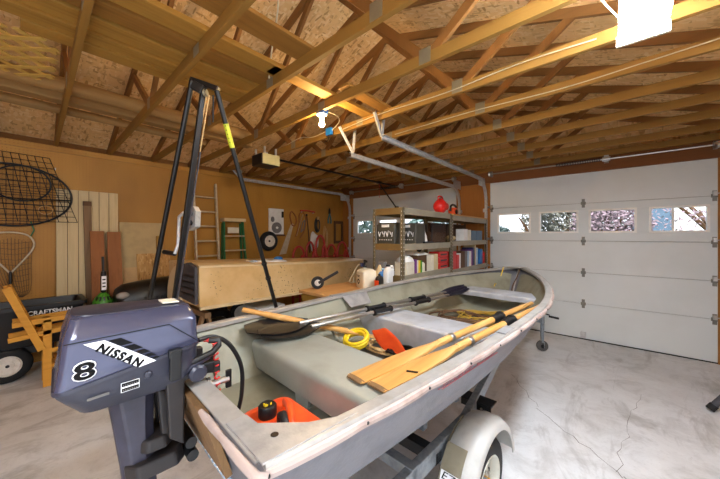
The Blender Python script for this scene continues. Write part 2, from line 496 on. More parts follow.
# door hardware: tracks, torsion shafts
def track(name, x, side, y_end, lab, zc=2.94, off=.0):
    t = thing(name, lab, 'door track', (x, YD-.06, 0), 'garage door tracks')
    pts = [(x, YD-.05, .05), (x, YD-.05, 2.5)]
    for k in range(1, 9):
        a = PI/2*k/8; pts.append((x, YD-.05-.38*(1-math.cos(a)), 2.5+(zc-2.5)*math.sin(a)))
    pts.append((x, y_end, zc))
    # C-shaped rail: web plus two lips
    def sweep(dx, wv, hv):
        b = MB()
        rings = []
        for i, p in enumerate(pts):
            p = Vector(p); q = Vector(pts[min(i+1, len(pts)-1)])-Vector(pts[max(i-1, 0)]); q.normalize()
            nrm = Vector((0, q.z, -q.y))
            c = p+Vector((dx[0], 0, 0))+nrm*dx[1]
            rings.append([c+Vector((sx*wv, 0, 0))+nrm*sy*hv for sx, sy in ((-.5, -.5), (.5, -.5), (.5, .5), (-.5, .5))])
        return b.loft(rings)
    sweep((side*.02, 0), .003, .058).build('rail_web', 'galv', t)
    sweep((0, .028), .04, .003).build('rail_lip', 'galv', t)
    sweep((0, -.028), .04, .003).build('rail_lip', 'galv', t)
    # sloping hanger straps up to the trusses
    for dx, dy in ((-.05*side, -.2), (.0, .04)):
        b = MB(); p = Vector((x+side*.025, y_end+.02, zc+.02)); q = Vector((x+side*.025+dx, y_end+.02+dy, ZC+.06))
        b.beam(p, q, .004, .032, (0, 1, 0)); b.beam(p+Vector((side*.016, 0, 0)), q+Vector((side*.016, 0, 0)), .032, .004, (0, 1, 0))
        b.build('hanger_strap', 'galv', t)
    for z in (.5, 1.4, 2.3): MB().bx(x+side*.02, x+side*.05, YD-.09, YD-.02, z, z+.07).build('wall_bracket', 'galv', t)
    MB().bx(x+side*.02, x+side*.026, YD-.42, YD-.04, 2.82, 3.0).build('flag_bracket', 'galv', t)
    return t
track('door_track', -2.05, -1, 2.77, 'galvanized overhead track at the left side of the four window door', 2.95)
track('door_track', 1.15, 1, 2.77, 'galvanized overhead track at the right side of the four window door', 2.95)
track('door_track', -2.62, 1, 2.82, 'galvanized overhead track at the right side of the door behind the shelves', 2.86)
track('door_track', -5.93, -1, 3.0, 'galvanized overhead track running along the orange pegboard wall', 2.99)
def torsion(xa, xb, xm, lab):
    t = thing('torsion_shaft', lab, 'door spring', ((xa+xb)/2, YD-.12, 3.06), 'torsion shafts above the doors')
    y, z = YD-.14, 3.06
    MB().cyl((xa, y, z), (xb, y, z), .013, n=12).build('shaft', 'steel', t)
    b = MB().bx(xm-.03, xm+.03, y-.02, YD-.05, z-.05, z+.06); b.cyl((xm-.05, y, z), (xm+.05, y, z), .035)
    b.build('center_bracket', 'galv', t)
    s = MB(); n = 130; L = .62
    pts = [(xm-.07-L*i/n, y+.027*math.cos(i*1.3), z+.027*math.sin(i*1.3)) for i in range(n)]
    s.tube(pts, .006, 5).build('spring', 'dark', t)
    for x in (xa+.05, xb-.05):
        MB().lathe((x, y, z), (1, 0, 0), [(.02, -.03), (.055, -.03), (.045, 0), (.055, .03), (.02, .03)], 18).build('cable_drum', 'steel', t)
        MB().bx(x-.02, x+.02, y-.02, YD-.05, z-.045, z+.045).build('end_bracket', 'galv', t)
torsion(-1.98, 1.1, -.12, 'torsion spring shaft above the four window garage door')
torsion(-5.85, -2.66, -4.1, 'torsion spring shaft above the garage door behind the shelves')

# ------------------------------------------------------------------ roof: trusses and OSB deck
RX, PITCH = -2.4, 1/3
TW = .038; CH = .089
def top_z(x): return ZC+.06+PITCH*((x-XL) if x < RX else (XR+.05-x)) if False else ZC+.055+PITCH*(3.85-abs(x-RX))
def roof_truss(y, lab):
    t = thing('roof_truss', lab, 'roof truss', (RX, y+TW/2, ZC), 'roof trusses')
    yc = y+TW/2
    MB().bx(XL-.12, XR+.12, y, y+TW, ZC, ZC+CH).build('bottom_chord', 'chord', t)
    zr = top_z(RX)
    for sx in (-1, 1):
        xe = RX+sx*4.25
        b = MB(); hz = CH/math.cos(math.atan(PITCH))
        P = [(xe, y, top_z(xe)), (RX, y, zr), (RX, y, zr+hz), (xe, y, top_z(xe)+hz)]
        b.prism(P, (0, TW, 0)); b.build('top_chord', 'rafter', t)
    n1, n2 = RX-1.29, RX+1.29
    for a, c in (((n1, ZC+.05), (RX-.04, zr+.02)), ((n2, ZC+.05), (RX+.04, zr+.02)), ((n1-.02, ZC+.05), (RX-2.1, top_z(RX-2.1)+.02)), ((n2+.02, ZC+.05), (RX+2.1, top_z(RX+2.1)+.02))):
        MB().beam((a[0], yc, a[1]), (c[0], yc, c[1]), TW-.002, .064, (0, 0, 1) if False else (1, 0, 0)).build('web', 'web', t) if False else \
        MB().beam((a[0], yc, a[1]), (c[0], yc, c[1]), TW-.004, .07, (1, 0, .3)).build('web', 'web', t)
    for gx in (n1, n2, RX+.07):
        g = MB().bx(gx-.05, gx+.05, y-.002, y+TW+.002, ZC+.008, ZC+CH-.004+.04*(gx != RX+.07))
        g.build('gusset_plate', 'steelgrey', t)
    return t
ords = ['nearest the camera', 'second out', 'third out', 'fourth out', 'fifth out', 'sixth out', 'seventh out', 'eighth out', 'ninth out', 'tenth out', 'eleventh out', 'last, just before the door header']
ys = [.21+.61*k for k in range(-2, 11)]
names = ['first timber roof truss, behind the camera line', 'timber roof truss overhead at the near edge, left of the stored lumber',
 'leftmost timber roof truss in view, beside the wooden lattice', 'timber roof truss crossing the stored boards above the black tripod hoist',
 'timber roof truss under which the stored boards end', 'timber roof truss carrying the bare light bulb',
 'timber roof truss just beyond the light bulb, first past the lit fixture', 'timber roof truss from which the two door track hangers drop',
 'timber roof truss just past the track ends, above the opener motor', 'fourth timber roof truss before the garage door wall',
 'third timber roof truss before the garage door wall', 'second timber roof truss before the garage door wall', 'timber roof truss closest to the garage door wall']
for y, n in zip(ys, names): roof_truss(y+.03, n).rotation_euler = (0, 0, -.024)
hz = CH/math.cos(math.atan(PITCH))
for nm, sx in (('ceiling', -1), ('ceiling_slope', 1)):
    xe = RX+sx*4.5; za = top_z(RX)+hz+.001; zb = top_z(xe)+hz+.001
    b = MB().prism([(RX, -2.6, za), (xe, -2.6, zb), (xe, -2.6, zb+.015), (RX, -2.6, za+.015)], (0, YD+.2+2.6, 0))
    struct(b.build(nm, 'osb'))
# ------------------------------------------------------------------ lamps
def shop_light(x0, x1, y0, y1, lab, group=None):
    t = thing('shop_light', lab, 'light', ((x0+x1)/2, (y0+y1)/2, 3.03), group)
    MB().bx((x0+x1)/2-.04, (x0+x1)/2+.04, y0, y1, 3.10, 3.12).build('housing', 'white', t, bevel=.004)
    b = MB(); n = 8; rings = []
    for y in (y0+.02, y1-.02):
        rings.append([Vector((x0+.012+(x1-x0-.024)*i/n, y, 3.092-.055*math.sin(PI*i/n)**.6)) for i in range(n+1)])
    b.loft(rings, closed=True).build('diffuser', 'tube', t)
    for y in (y0, y1): MB().bx(x0, x1, y-.012, y+.012, 3.03, 3.1).build('end_cap', 'offwhite', t, bevel=.003)
    return t
shop_light(.0, .25, 1.2, 2.56, 'white strip light fixture glowing under the trusses at the upper right')
shop_light(.0, .25, -1.9, -.6, 'added unseen strip light behind the viewpoint on the right')  # unseen light, added to brighten the room
t = thing('light_bulb', 'lit bare bulb in a white porcelain holder under a truss', 'light bulb', (-2.37, 2.11, 2.96))
MB().bx(-2.43, -2.31, 2.078, 2.15, 3.1, 3.2).build('junction_box', 'blue', t, bevel=.004)
MB().lathe((-2.37, 2.11, 3.1), (0, 0, -1), [(.055, 0), (.055, .012), (.03, .02), (.022, .05), (.018, .05)], 24).build('lamp_holder', 'white', t, smooth=50)
MB().lathe((-2.37, 2.11, 3.05), (0, 0, -1), [(.012, 0), (.013, .012), (.022, .035), (.029, .058), (.024, .074), (.013, .083), (.001, .086)], 24).build('glass_bulb', 'bulb', t, smooth=60)

# ------------------------------------------------------------------ lumber and odds and ends lying on the truss chords
ZT = ZC+CH
def plank(name, x, w, h, y0, y1, z, m, lab, grp='boards stored on the trusses', rot=0.):
    b = MB()
    b.bx(-w/2, w/2, -(y1-y0)/2, (y1-y0)/2, 0, h)
    bmesh.ops.transform(b.bm, matrix=Matrix.Translation((x, (y0+y1)/2, z)) @ Matrix.Rotation(rot, 4, 'Z'), verts=b.bm.verts)
    return tag(b.build(name, m, None, bevel=.004), lab, 'board', grp)
plank('stored_board', -2.21, .165, .04, -1.6, 1.56, ZT, 'boardY', 'wide stored board on the trusses, closest to the middle of the garage')
plank('stored_board', -2.42, .17, .055, -1.7, 1.52, ZT, 'boardY2', 'darker stored board second from the middle on the trusses')
plank('stored_board', -2.63, .17, .03, -1.5, 1.6, ZT, 'boardY', 'broad yellowish stored board third from the middle on the trusses')
plank('stored_board', -2.83, .14, .06, -1.6, 1.5, ZT, 'boardY', 'thick narrow stored board fourth from the middle on the trusses')
plank('stored_board', -3.0, .15, .04, .0, 1.55, ZT, 'boardY', 'stored board with its end showing beside the lattice')
plank('stored_board', -2.5, .19, .04, -1.5, 1.3, ZT+.056, 'boardY', 'top board of the stored pile, lying over the joint of two others')
plank('stored_board', -1.83, .2, .03, -1.2, 1.54, ZT, 'boardY2', 'thin dark stored board apart from the pile at the top edge')
plank('lamp_board', -2.2, .14, .035, 1.38, 2.8, ZT, 'boardY', 'short pale board bridging the trusses above the light bulb', None)
plank('loose_board', -1.95, .14, .03, 2.0, 3.4, ZT, 'boardY2', 'short board bridging the trusses right of the light bulb', None)
def pole(x, r, y0, y1, lab, sq=False):
    b = MB()
    if sq: b.bx(x-r, x+r, y0, y1, ZT, ZT+2*r)
    else: b.tube([(x, y0+(y1-y0)*i/8, ZT+r*1.02+.0*i) for i in range(9)], [r*(1+.05*math.sin(i*2.1)) for i in range(9)], 12)
    return tag(b.build('stored_post', 'logwood', None, bevel=.01 if sq else 0, smooth=None if sq else 50), lab, 'post', 'old posts stored on the trusses')
pole(-4.12, .075, -1.8, 2.3, 'round weathered post on the trusses, nearest the stored boards')
pole(-4.42, .075, -1.8, 2.4, 'square weathered post in the middle of three on the trusses', True)
pole(-4.85, .05, -1.7, 1.9, 'thin round post on the trusses closest to the pegboard wall')
# lattice
b = MB()
Z0 = ZT+.002
lx0, lx1, ly0, ly1 = -3.97, -3.1, -1.2, .19
def clipbar(b, c, ang, z, w=.042, h=.007):
    d = Vector((math.cos(ang), math.sin(ang), 0)); ts = []
    lo, hi = -9, 9
    for k, (a0, a1) in ((0, (lx0, lx1)), (1, (ly0, ly1))):
        if abs(d[k]) < 1e-6: continue
        u, v = (a0-c[k])/d[k], (a1-c[k])/d[k]
        lo = max(lo, min(u, v)); hi = min(hi, max(u, v))
    if hi-lo > .05:
        b.beam((c[0]+d.x*lo, c[1]+d.y*lo, z), (c[0]+d.x*hi, c[1]+d.y*hi, z), w, h)
for i in range(-30, 31):
    cx, cy = (lx0+lx1)/2, (ly0+ly1)/2
    clipbar(b, (cx+i*.13*.7071, cy+i*.13*.7071), PI*.75, Z0+.012)
    clipbar(b, (cx-i*.13*.7071, cy+i*.13*.7071), PI*.25, Z0+.004)
tag(b.build('lattice_panel', 'lattice', None), 'yellow diagonal wooden lattice panel lying on the trusses at upper left', 'lattice')
# light wires stapled along the trusses
def wire(name, pts, r, m, lab, cat='cable', n=6, grp=None):
    # smooth the polyline
    P = [Vector(p) for p in pts]; out = []
    for i in range(len(P)-1):
        p0, p1, p2, p3 = P[max(i-1, 0)], P[i], P[i+1], P[min(i+2, len(P)-1)]
        for k in range(6):
            s = k/6
            out.append(.5*((2*p1)+(p2-p0)*s+(2*p0-5*p1+4*p2-p3)*s*s+(3*p1-p0-3*p2+p3)*s**3))
    out.append(P[-1])
    b = MB().tube(out, r, n)
    if isinstance(lab, str): return tag(b.build(name, m, None, smooth=60), lab, cat, grp)
    return b.build(name, m, lab, smooth=60)
wire('electric_cable', [(-.1, 2.585, 3.15), (-.6, 2.6, 3.17), (-1.2, 2.61, 3.14), (-2.0, 2.63, 3.16), (-2.6, 2.64, 3.13)], .0045, 'wire', 'cream cable clipped along the truss just past the light bulb')
wire('electric_cable', [(1.2, 3.15, 3.2), (.2, 3.18, 3.15), (-.4, 3.2, 3.13), (-1.2, 3.21, 3.15), (-2.2, 3.24, 3.14)], .0045, 'wire', 'cream cable running low along the truss that holds the door track hangers')
wire('electric_cable', [(.02, 2.4, 3.12), (-.1, 2.1, 3.2), (-.12, 1.95, 3.4), (-.14, 1.9, 3.62), (-.3, 1.9, 3.8)], .006, 'wire', 'white cord rising from the glowing strip light')
wire('electric_cable', [(-2.33, 1.45, 3.2), (-2.2, 1.4, 3.4), (-2.08, 1.38, 3.7), (-2.0, 1.3, 4.0)], .007, 'wire', 'white cable hanging down beside the truss above the stored boards')
t = thing('cable_box', 'small blue electrical box with dangling wires on a truss', 'electrical box', (-2.78, 2.6, 3.0))
MB().bx(-2.84, -2.74, 2.59, 2.63, 3.1, 3.19).build('box', 'blue', t, bevel=.004)
wire('dangling_wire', [(-2.8, 2.61, 3.11), (-2.8, 2.61, 3.06), (-2.82, 2.6, 3.03), (-2.88, 2.6, 3.02)], .004, 'dark', t)
wire('feed_wire', [(-2.74, 2.61, 3.15), (-2.6, 2.6, 3.22), (-2.45, 2.4, 3.2), (-2.42, 2.15, 3.17)], .004, 'wire', t)
wire('feed_wire', [(-2.84, 2.61, 3.16), (-3.1, 2.6, 3.14), (-3.4, 2.62, 3.2), (-3.7, 2.61, 3.16)], .004, 'wire', t)

# ------------------------------------------------------------------ garage door opener
t = thing('door_opener', 'garage door opener motor with cream cover hanging from the trusses', 'door opener', (-4.27, 2.6, 2.9))
MB().bx(-4.42, -4.12, 2.44, 2.76, 2.92, 3.09).build('motor_housing', 'blackplastic', t, bevel=.01)
MB().bx(-4.118, -4.10, 2.45, 2.75, 2.925, 3.085).build('light_cover', 'opener', t, bevel=.004)
MB().beam((-4.27, 2.76, 3.075), (-4.27, 6.3, 3.075), .03, .03).build('rail', 'dark', t)
for y in (2.5, 2.7):
    for x in (-4.4, -4.14): MB().bx(x-.012, x+.012, y-.012, y+.012, 3.09, 3.2).build('hanger_strap', 'galv', t)
b = MB().bx(-4.31, -4.23, 5.55, 5.68, 3.05, 3.1); b.build('trolley', 'dark', t)
b = MB().beam((-4.27, 5.62, 3.05), (-4.27, 6.36, 2.52), .03, .012); b.bx(-4.31, -4.23, 6.33, 6.41, 2.47, 2.56); b.build('door_arm', 'dark', t)
MB().tube([(-4.25, 5.6, 3.05), (-4.25, 5.6, 2.75), (-4.25, 5.6, 2.72)], [.003, .003, .012], 6).build('release_cord', 'red', t)
# ------------------------------------------------------------------ the boat (frame: x starboard, y towards the bow, z up)
BO = Vector((-1.268, .419, 0)); BA = .06
BF = Matrix.Translation(BO) @ Matrix.Rotation(-BA, 4, 'Z')
def W(x, y, z): return BF @ Vector((x, y, z))
L_, b0_, bm_, tm_, ex_ = 4.132, .641, .755, .488, 1.828
def half(t):
    if t < tm_: return b0_+(bm_-b0_)*(1-(1-t/tm_)**2)-.018
    tt = (t-tm_)/(1-tm_); return max(bm_*max(1-tt**ex_, 0)**(1/ex_+.204)-.018*(1-max(0, t-.9)*10), 0)
def sheer(t): return 1.243+.114*t**2.2
NT = 41
TS = [1-(1-(i/(NT-1))**.9)**1.6 for i in range(NT)]
# levels from keel to gunwale: (fraction of half beam aft, at bow), height aft, height at bow, length
LEV = [(0, 0, .855, .98, -.36), (.36, .26, .872, .99, -.34), (.745, .62, .905, 1.02, -.27), (.775, .65, .918, 1.03, -.26), (.845, .77, 1.02, 1.12, -.18), (.865, .79, 1.028, 1.128, -.175), (.925, .89, 1.13, 1.24, -.09), (.94, .905, 1.137, 1.247, -.085), (1, 1, None, None, 0)]
RAKE = .30
def hullp(lv, t, s=1, inset=0.):
    fa, fb, za, zb, dl = LEV[lv]
    f = fa+(fb-fa)*t**2.5
    z = sheer(t) if za is None else za+(zb-za)*max(0, (t-.35)/.65)**1.8
    y0 = RAKE*max(0, 1.255-z)
    y = y0+t*(L_+dl-y0)
    return Vector((s*max(half(t)*f-inset, 0), y, z))
boat = thing('rowboat', 'open grey aluminium fishing boat on a trailer facing the garage door', 'boat', W(0, 2.0, .855))
hb = MB(BF)
rings = []
for t_ in TS:
    r = [hullp(l, t_, -1) for l in range(len(LEV)-1, -1, -1)]+[hullp(l, t_, 1) for l in range(1, len(LEV))]
    rings.append(r)
hb.loft(rings, cap=False, closed=False)
bmesh.ops.remove_doubles(hb.bm, verts=hb.bm.verts, dist=.0008)
o = hb.build('hull', 'hull', boat, smooth=16)
md = o.modifiers.new('solid', 'SOLIDIFY'); md.thickness = .005; md.offset = -1
# inner lining of grey green paint
hb = MB(BF); rings = []
for t_ in TS[:-3]:
    ly = [0, 1, 2, 4, 6, 8]
    def ip(l, s):
        p = hullp(l, t_, s, .012); p.z += .012 if l < 3 else 0.; p.z = p.z-.012 if l == 8 else p.z
        p.y += .012*(1-t_)
        return p
    rings.append([ip(l, -1) for l in ly[::-1]]+[ip(l, 1) for l in ly[1:]])
hb.loft(rings, cap=False, closed=False)
hb.build('inner_lining', 'hullin', boat, smooth=25)
# transom
P = [hullp(l, 0, -1) for l in range(len(LEV)-1, -1, -1)]+[hullp(l, 0, 1) for l in range(1, len(LEV))]
MB(BF).prism(P, (0, .03, 0)).build('transom', 'hull', boat, bevel=.003)
# bottom trim along the lower transom edge
b = MB(BF)
for s in (-1, 1): b.beam(hullp(0, 0)+Vector((0, -.006, .012)), hullp(2, 0, s)+Vector((0, -.006, .012)), .012, .035)
b.build('transom_edge_trim', 'paleblue', boat)
b = MB(BF)
for s in (-1, 1):
    for i in range(14):
        p = hullp(0, 0).lerp(hullp(2, 0, s), (i+.5)/14)
        MB(BF).ball(p+Vector((0, -.014, .012)), .006, 8).build('edge_rivet', 'steel', boat)
# plywood pad behind the motor clamps
b = MB(BF)
b.prism([(-.27, -.024, 1.228), (.27, -.024, 1.228), (.27, .055, .975), (-.27, .055, .975)], (0, .022, .006))
b.build('plywood_pad', 'plyedge', boat, bevel=.002)
# gunwale cap, rub rail
def rail(s, prof, name, m, t0=0, t1=1., wob=None, bev=None):
    b = MB(BF); rings = []
    tt = [t_ for t_ in TS if t0 <= t_ <= t1]
    # refine stations
    fine = []
    for a, c in zip(tt, tt[1:]):
        fine += [a+(c-a)*k/4 for k in range(4)]
    fine.append(tt[-1])
    for i, t_ in enumerate(fine):
        p = hullp(8, t_, s); q = hullp(8, min(t_+.004, 1), s)-hullp(8, max(t_-.004, 0), s); q.z = 0; q.normalize()
        n = Vector((q.y, -q.x, 0))*s
        if n.x*s < 0 and t_ < .9: n = -n
        k = wob(p) if wob else 1
        rings.append([p+n*u*(k if u > .012 else 1)+Vector((0, 0, v)) for u, v in prof])
    b.loft(rings)
    return b.build(name, m, boat, smooth=30)
for s in (-1, 1):
    rail(s, [(-.034, -.012), (-.034, .01), (-.026, .015), (.016, .015), (.02, .008), (.02, -.004), (-.024, -.004), (-.024, -.012)], 'gunwale', 'gunwale')
    rail(s, [(.004, -.022), (.02, -.027), (.029, -.021), (.031, -.009), (.027, .0), (.021, .004), (.006, .003)], 'rub_rail', 'rub', 0, .999,
         lambda p: 1+.34*abs(math.sin(p.y*PI/.31))**.5-.22)
b = MB(BF)
for s in (-1, 1):
    for k in range(13):
        t_ = (k*.31)/L_
        if t_ < .97:
            p = hullp(8, t_, s); MB(BF).ball(p+Vector((s*.027, 0, -.01)), .0055, 8).build('rail_screw', 'dark', boat)
# stern cap strip and corner plates
z1 = 1.25
MB(BF).prism([(-.615, -.012, z1), (.615, -.012, z1), (.615, .055, z1), (-.615, .055, z1)], (0, 0, .007)).build('transom_cap', 'gunwale', boat, bevel=.002)
for s in (-1, 1):
    b = MB(BF).prism([(s*.638, -.005, z1+.005), (s*.42, -.005, z1+.005), (s*.42, .055, z1+.005), (s*.485, .06, z1+.005), (s*.585, .165, z1+.005), (s*.655, .3, z1+.005)], (0, 0, .006))
    k = b.build('corner_plate', 'alu', boat, bevel=.0015)
    MB(BF).cyl((s*.565, .068, z1+.0112), (s*.565, .068, z1+.0118), .011, n=16).build('bolt_hole', 'dark', k)
    r = MB(BF); pts = [(s*(.265+.06*i), -.024, 1.238) for i in range(6)]+[(s*.64, -.02, 1.238), (s*.656, .0, 1.235)]
    prof = []
    rr = [.008]+[.0125-.003*(i % 3 == 2) for i in range(5)]+[.0125, .012]
    r.tube(pts, rr, 10)
    r.build('stern_rub_rail', 'rub', boat, smooth=60)
# seats
def hb_at(y, z, m=.02):
    """half width of the hull at y and height z, inside"""
    best = None
    t_ = y/L_
    pts = [hullp(l, min(t_, 1)) for l in (2, 4, 6, 8)]
    for a, c in zip(pts, pts[1:]):
        if a.z <= z <= c.z: return a.x+(c.x-a.x)*(z-a.z)/(c.z-a.z)-m
    return (pts[0].x if z < pts[0].z else pts[-1].x)-m
def bench(y0, y1, zt, zb, name, m, rnd=.03):
    prof = [(y0, zb), (y0, zt-rnd)]+[(y0+rnd*(1-math.cos(a*PI/8)), zt-rnd*(1-math.sin(a*PI/8))) for a in range(1, 4)]+[(y0+rnd, zt), (y1-rnd*.6, zt), (y1, zt-rnd*.6), (y1, zb)]
    rings = []
    for k in range(9):
        f = -1+2*k/8
        rings.append([Vector((f*hb_at(y, z, .012), y, z)) for y, z in prof])
    return MB(BF).loft(rings).build(name, m, boat, smooth=35)
bench(.55, .96, 1.105, .955, 'stern_seat', 'seat', .035)
bench(1.60, 1.97, 1.10, .91, 'middle_seat', 'seatblue', .02)
bench(3.10, 3.42, 1.15, 1.09, 'bow_seat', 'seatblue', .02)
# seat braces on the floor
for y in (.575, 1.615):
    for x in (-.12, .25) if y > 1 else (-.05,):
        MB(BF).prism([(x-.05, y, .87), (x+.05, y, .87), (x+.075, y, .99), (x-.075, y, .99)], (0, .02, 0)).build('seat_brace', 'seat', boat, bevel=.002)
# floor ribs
for y in (.3, 1.25, 2.35, 2.75, 3.1):
    b = MB(BF); t_ = y/L_
    pts = []
    for s, l in ((-1, 4), (-1, 2), (-1, 1), (1, 0), (1, 1), (1, 2), (1, 4)):
        p = hullp(l, t_, s, .018); p.y = y; p.z += .02; pts.append(p)
    b.tube(pts, .012, 6); b.build('floor_rib', 'hullin', boat)
MB(BF).beam((0, .25, .875), (0, 3.3, .885), .03, .03).build('keel_stringer', 'hullin', boat)
b = MB(BF); rg = []
for k in range(9):
    y = 1.98+1.35*k/8; t_ = y/(L_-.28); w_ = hullp(2, t_).x*.93
    rg.append([Vector((-w_, y, .925)), Vector((w_, y, .925)), Vector((w_, y, .931)), Vector((-w_, y, .931))])
b.loft(rg).build('floorboard', 'bilge', boat)
b = MB(BF); rg = []
for k in range(5):
    y = .97+.62*k/4; w_ = hullp(2, y/L_).x*.9
    rg.append([Vector((-w_, y, .898)), Vector((w_, y, .898)), Vector((w_, y, .904)), Vector((-w_, y, .904))])
b.loft(rg).build('floorboard', 'bilge', boat)
# oarlock pads and a checker plate pad on the port side
for s in (-1, 1):
    t_ = 1.42/L_
    p = hullp(8, t_, s)
    k = MB(BF).box(p+Vector((-s*.012, 0, .018)), (.05, .16, .008)).build('oarlock_pad', 'alu', boat, bevel=.002)
p = hullp(8, 1.62/L_, -1)
MB(BF).prism([p+Vector((.03, -.16, -.01)), p+Vector((.03, .16, -.01)), p+Vector((.12, .13, -.1)), p+Vector((.12, -.13, -.1))], (.006, 0, .006)).build('side_step_plate', 'alu', boat, bevel=.002)
# bow handle and stem band
b = MB(BF); pts = [hullp(l, 1.0)+Vector((0, .004, 0)) for l in (0, 2, 4, 6, 8)]
b.tube(pts, .014, 8); b.build('stem_band', 'gunwale', boat, smooth=60)
b = MB(BF).prism([(-.17, 3.985, 1.372), (.17, 3.985, 1.372), (.09, 4.09, 1.374), (0, 4.118, 1.374), (-.09, 4.09, 1.374)], (0, 0, .006)); b.build('breasthook', 'gunwale', boat, bevel=.002)
# worn red script on the starboard side
def side_pt(y, z):
    t_ = y/L_
    a, c = hullp(6, t_), hullp(8, t_); a2 = hullp(7, t_)
    f = (z-a2.z)/(c.z-a2.z); return Vector((a2.x+(c.x-a2.x)*f+.0035, y, z))
o_ = side_pt(.76, 1.155); u_ = side_pt(1.30, 1.158)-o_; v_ = side_pt(.79, 1.207)-o_
lettering('red_script', 'Smoker Craft', o_, u_, v_, plain('faded_red', (160, 84, 92), .6), boat, BF, shear=.35, bold=-.012, thick=.0012)
b = MB(BF)
b.beam(side_pt(.80, 1.148)+Vector((.001, 0, 0)), side_pt(1.36, 1.155)+Vector((.001, 0, 0)), .002, .004)
b.build('script_underline', plain('faded_red_line', (168, 84, 92), .6), boat)

# ------------------------------------------------------------------ oars, paddles, things in the boat
def wood_oar(p, q, lab, blade=.62, bw=.125, collar=True, lock=True, tilt=0.):
    """p blade tip, q handle end, boat frame"""
    P = W(*p); Q = W(*q); d = (Q-P); Ln = d.length; d.normalize()
    t = thing('wooden_oar', lab, 'oar', P, 'wooden oars in the boat')
    side = d.cross(Vector((0, 0, 1))).normalized(); up = side.cross(d)
    side, up = side*math.cos(tilt)+up*math.sin(tilt), up*math.cos(tilt)-side*math.sin(tilt)
    def ring(a, w, h, n=12):
        return [P+d*a+side*w/2*math.cos(2*PI*k/n)+up*h/2*math.sin(2*PI*k/n) for k in range(n)]
    def fring(a, w, h):
        return [P+d*a+side*x*w/2+up*y*h/2 for x, y in ((-1, -.5), (-.4, -.9), (0, -1), (.4, -.9), (1, -.5), (1, .5), (.4, .9), (0, 1), (-.4, .9), (-1, .5))]
    bl = MB().loft([fring(0, bw*.86, .010), fring(.012, bw, .013), fring(blade*.45, bw*.98, .018), fring(blade*.75, bw*.78, .024), fring(blade*.93, bw*.42, .032), fring(blade+.06, .046, .04)])
    bl.build('blade', 'oarwood', t, smooth=45)
    # pale worn edge strip at the tip
    MB().loft([fring(-.004, bw*.82, .012), fring(.022, bw*1.01, .0145)]).build('worn_tip', 'plyedge', t)
    MB().loft([ring(a, w_, w_) for a, w_ in ((blade, .044), (Ln*.62, .046), (Ln-.16, .042), (Ln-.15, .034), (Ln-.01, .034), (Ln, .026))]).build('shaft', 'oarwood', t, smooth=45)
    if collar:
        MB().loft([ring(a, w_, w_) for a, w_ in ((Ln*.66, .056), (Ln*.66+.01, .062), (Ln*.66+.10, .062), (Ln*.66+.105, .082), (Ln*.66+.12, .082), (Ln*.66+.125, .05))]).build('collar', 'blackplastic', t, smooth=40)
    if lock:
        MB().loft([ring(a, w_, w_) for a, w_ in ((blade+.12, .05), (blade+.125, .056), (blade+.15, .056), (blade+.155, .05))]).build('metal_band', 'steel', t)
        c = P+d*(blade+.137)
        MB().tube([c-up*.02+side*.02, c-up*.045+side*.03, c-up*.07+side*.03], .007, 8).build('pin', 'steel', t)
    return t
wood_oar((.287, .64, 1.117), (.575, 2.50, 1.225), 'wooden oar lying inboard, the left of two with blades on the stern seat', tilt=.05)
wood_oar((.412, .655, 1.117), (.655, 2.42, 1.225), 'wooden oar lying right against the starboard gunwale, a worn crack in its blade', tilt=.05)
wood_oar((-.33, 1.53, .95), (-.685, .53, 1.30), 'yellow wooden oar propped over the port gunwale with its handle sticking out', .3, .11, False, False)
MB().box(W(.47, .86, 1.142), (.055, .012, .002), Matrix.Rotation(.4, 3, 'Z')).build('blade_crack', 'dark', [o for o in COL.objects if o.name == 'wooden_oar.001'][0])

def paddle(p, q, lab, tw):
    P = W(*p); Q = W(*q); d = Q-P; Ln = d.length; d.normalize()
    side = d.cross(Vector((0, 0, 1))).normalized(); up = side.cross(d)
    t = thing('kayak_paddle', lab, 'paddle', P, 'double ended paddles in the boat')
    for e, dd, base in ((0, 1, P), (1, -1, Q)):
        rings = []; nn = 8
        s2 = side*math.cos(tw)+up*math.sin(tw); u2 = up*math.cos(tw)-side*math.sin(tw)
        for k in range(nn+1):
            f = k/nn; w = (.21 if e == 0 else .11)*(math.sin(PI*min(.5, f*.75+.12))**.8)*(1 if f < .55 else 1-((f-.55)/.45)**1.6*.8)
            bend = .03*(1-f)**2
            c = base+d*dd*f*.46+u2*(bend-.005)
            rings.append([c+s2*w/2*x+u2*(y+.014*(abs(x) > .5)) for x, y in ((-1, -.003), (-.5, -.004), (0, -.009), (.5, -.004), (1, -.003), (1, .003), (.5, .004), (0, .009), (-.5, .004), (-1, .003))])
        MB().loft(rings).build('blade', 'blackplastic' if e == 0 else 'navyblade', t, smooth=40)
    MB().cyl(P+d*.38, Q-d*.38, .0155, n=14).build('shaft', 'steel', t, smooth=50)
    for f in (.40, .62):
        b = MB(); a = P+d*Ln*f
        b.loft([[a+d*x+side*r*math.cos(2*PI*k/12)+up*r*math.sin(2*PI*k/12) for k in range(12)] for x, r in ((0, .017), (.005, .03), (.02, .03), (.025, .021), (.2, .021), (.205, .028), (.215, .028), (.22, .017))])
        b.build('grip', 'blackplastic', t, smooth=40)
    return t
M['navyblade'] = plain('dark_blue_blade', (24, 26, 40), .3)
paddle((-.565, .50, 1.165), (-.265, 3.02, 1.18), 'silver shafted double paddle nearest the port gunwale', -.3)
paddle((-.50, .56, 1.14), (-.21, 2.98, 1.165), 'silver shafted double paddle lying beside the other, farther from the port gunwale', -.25)

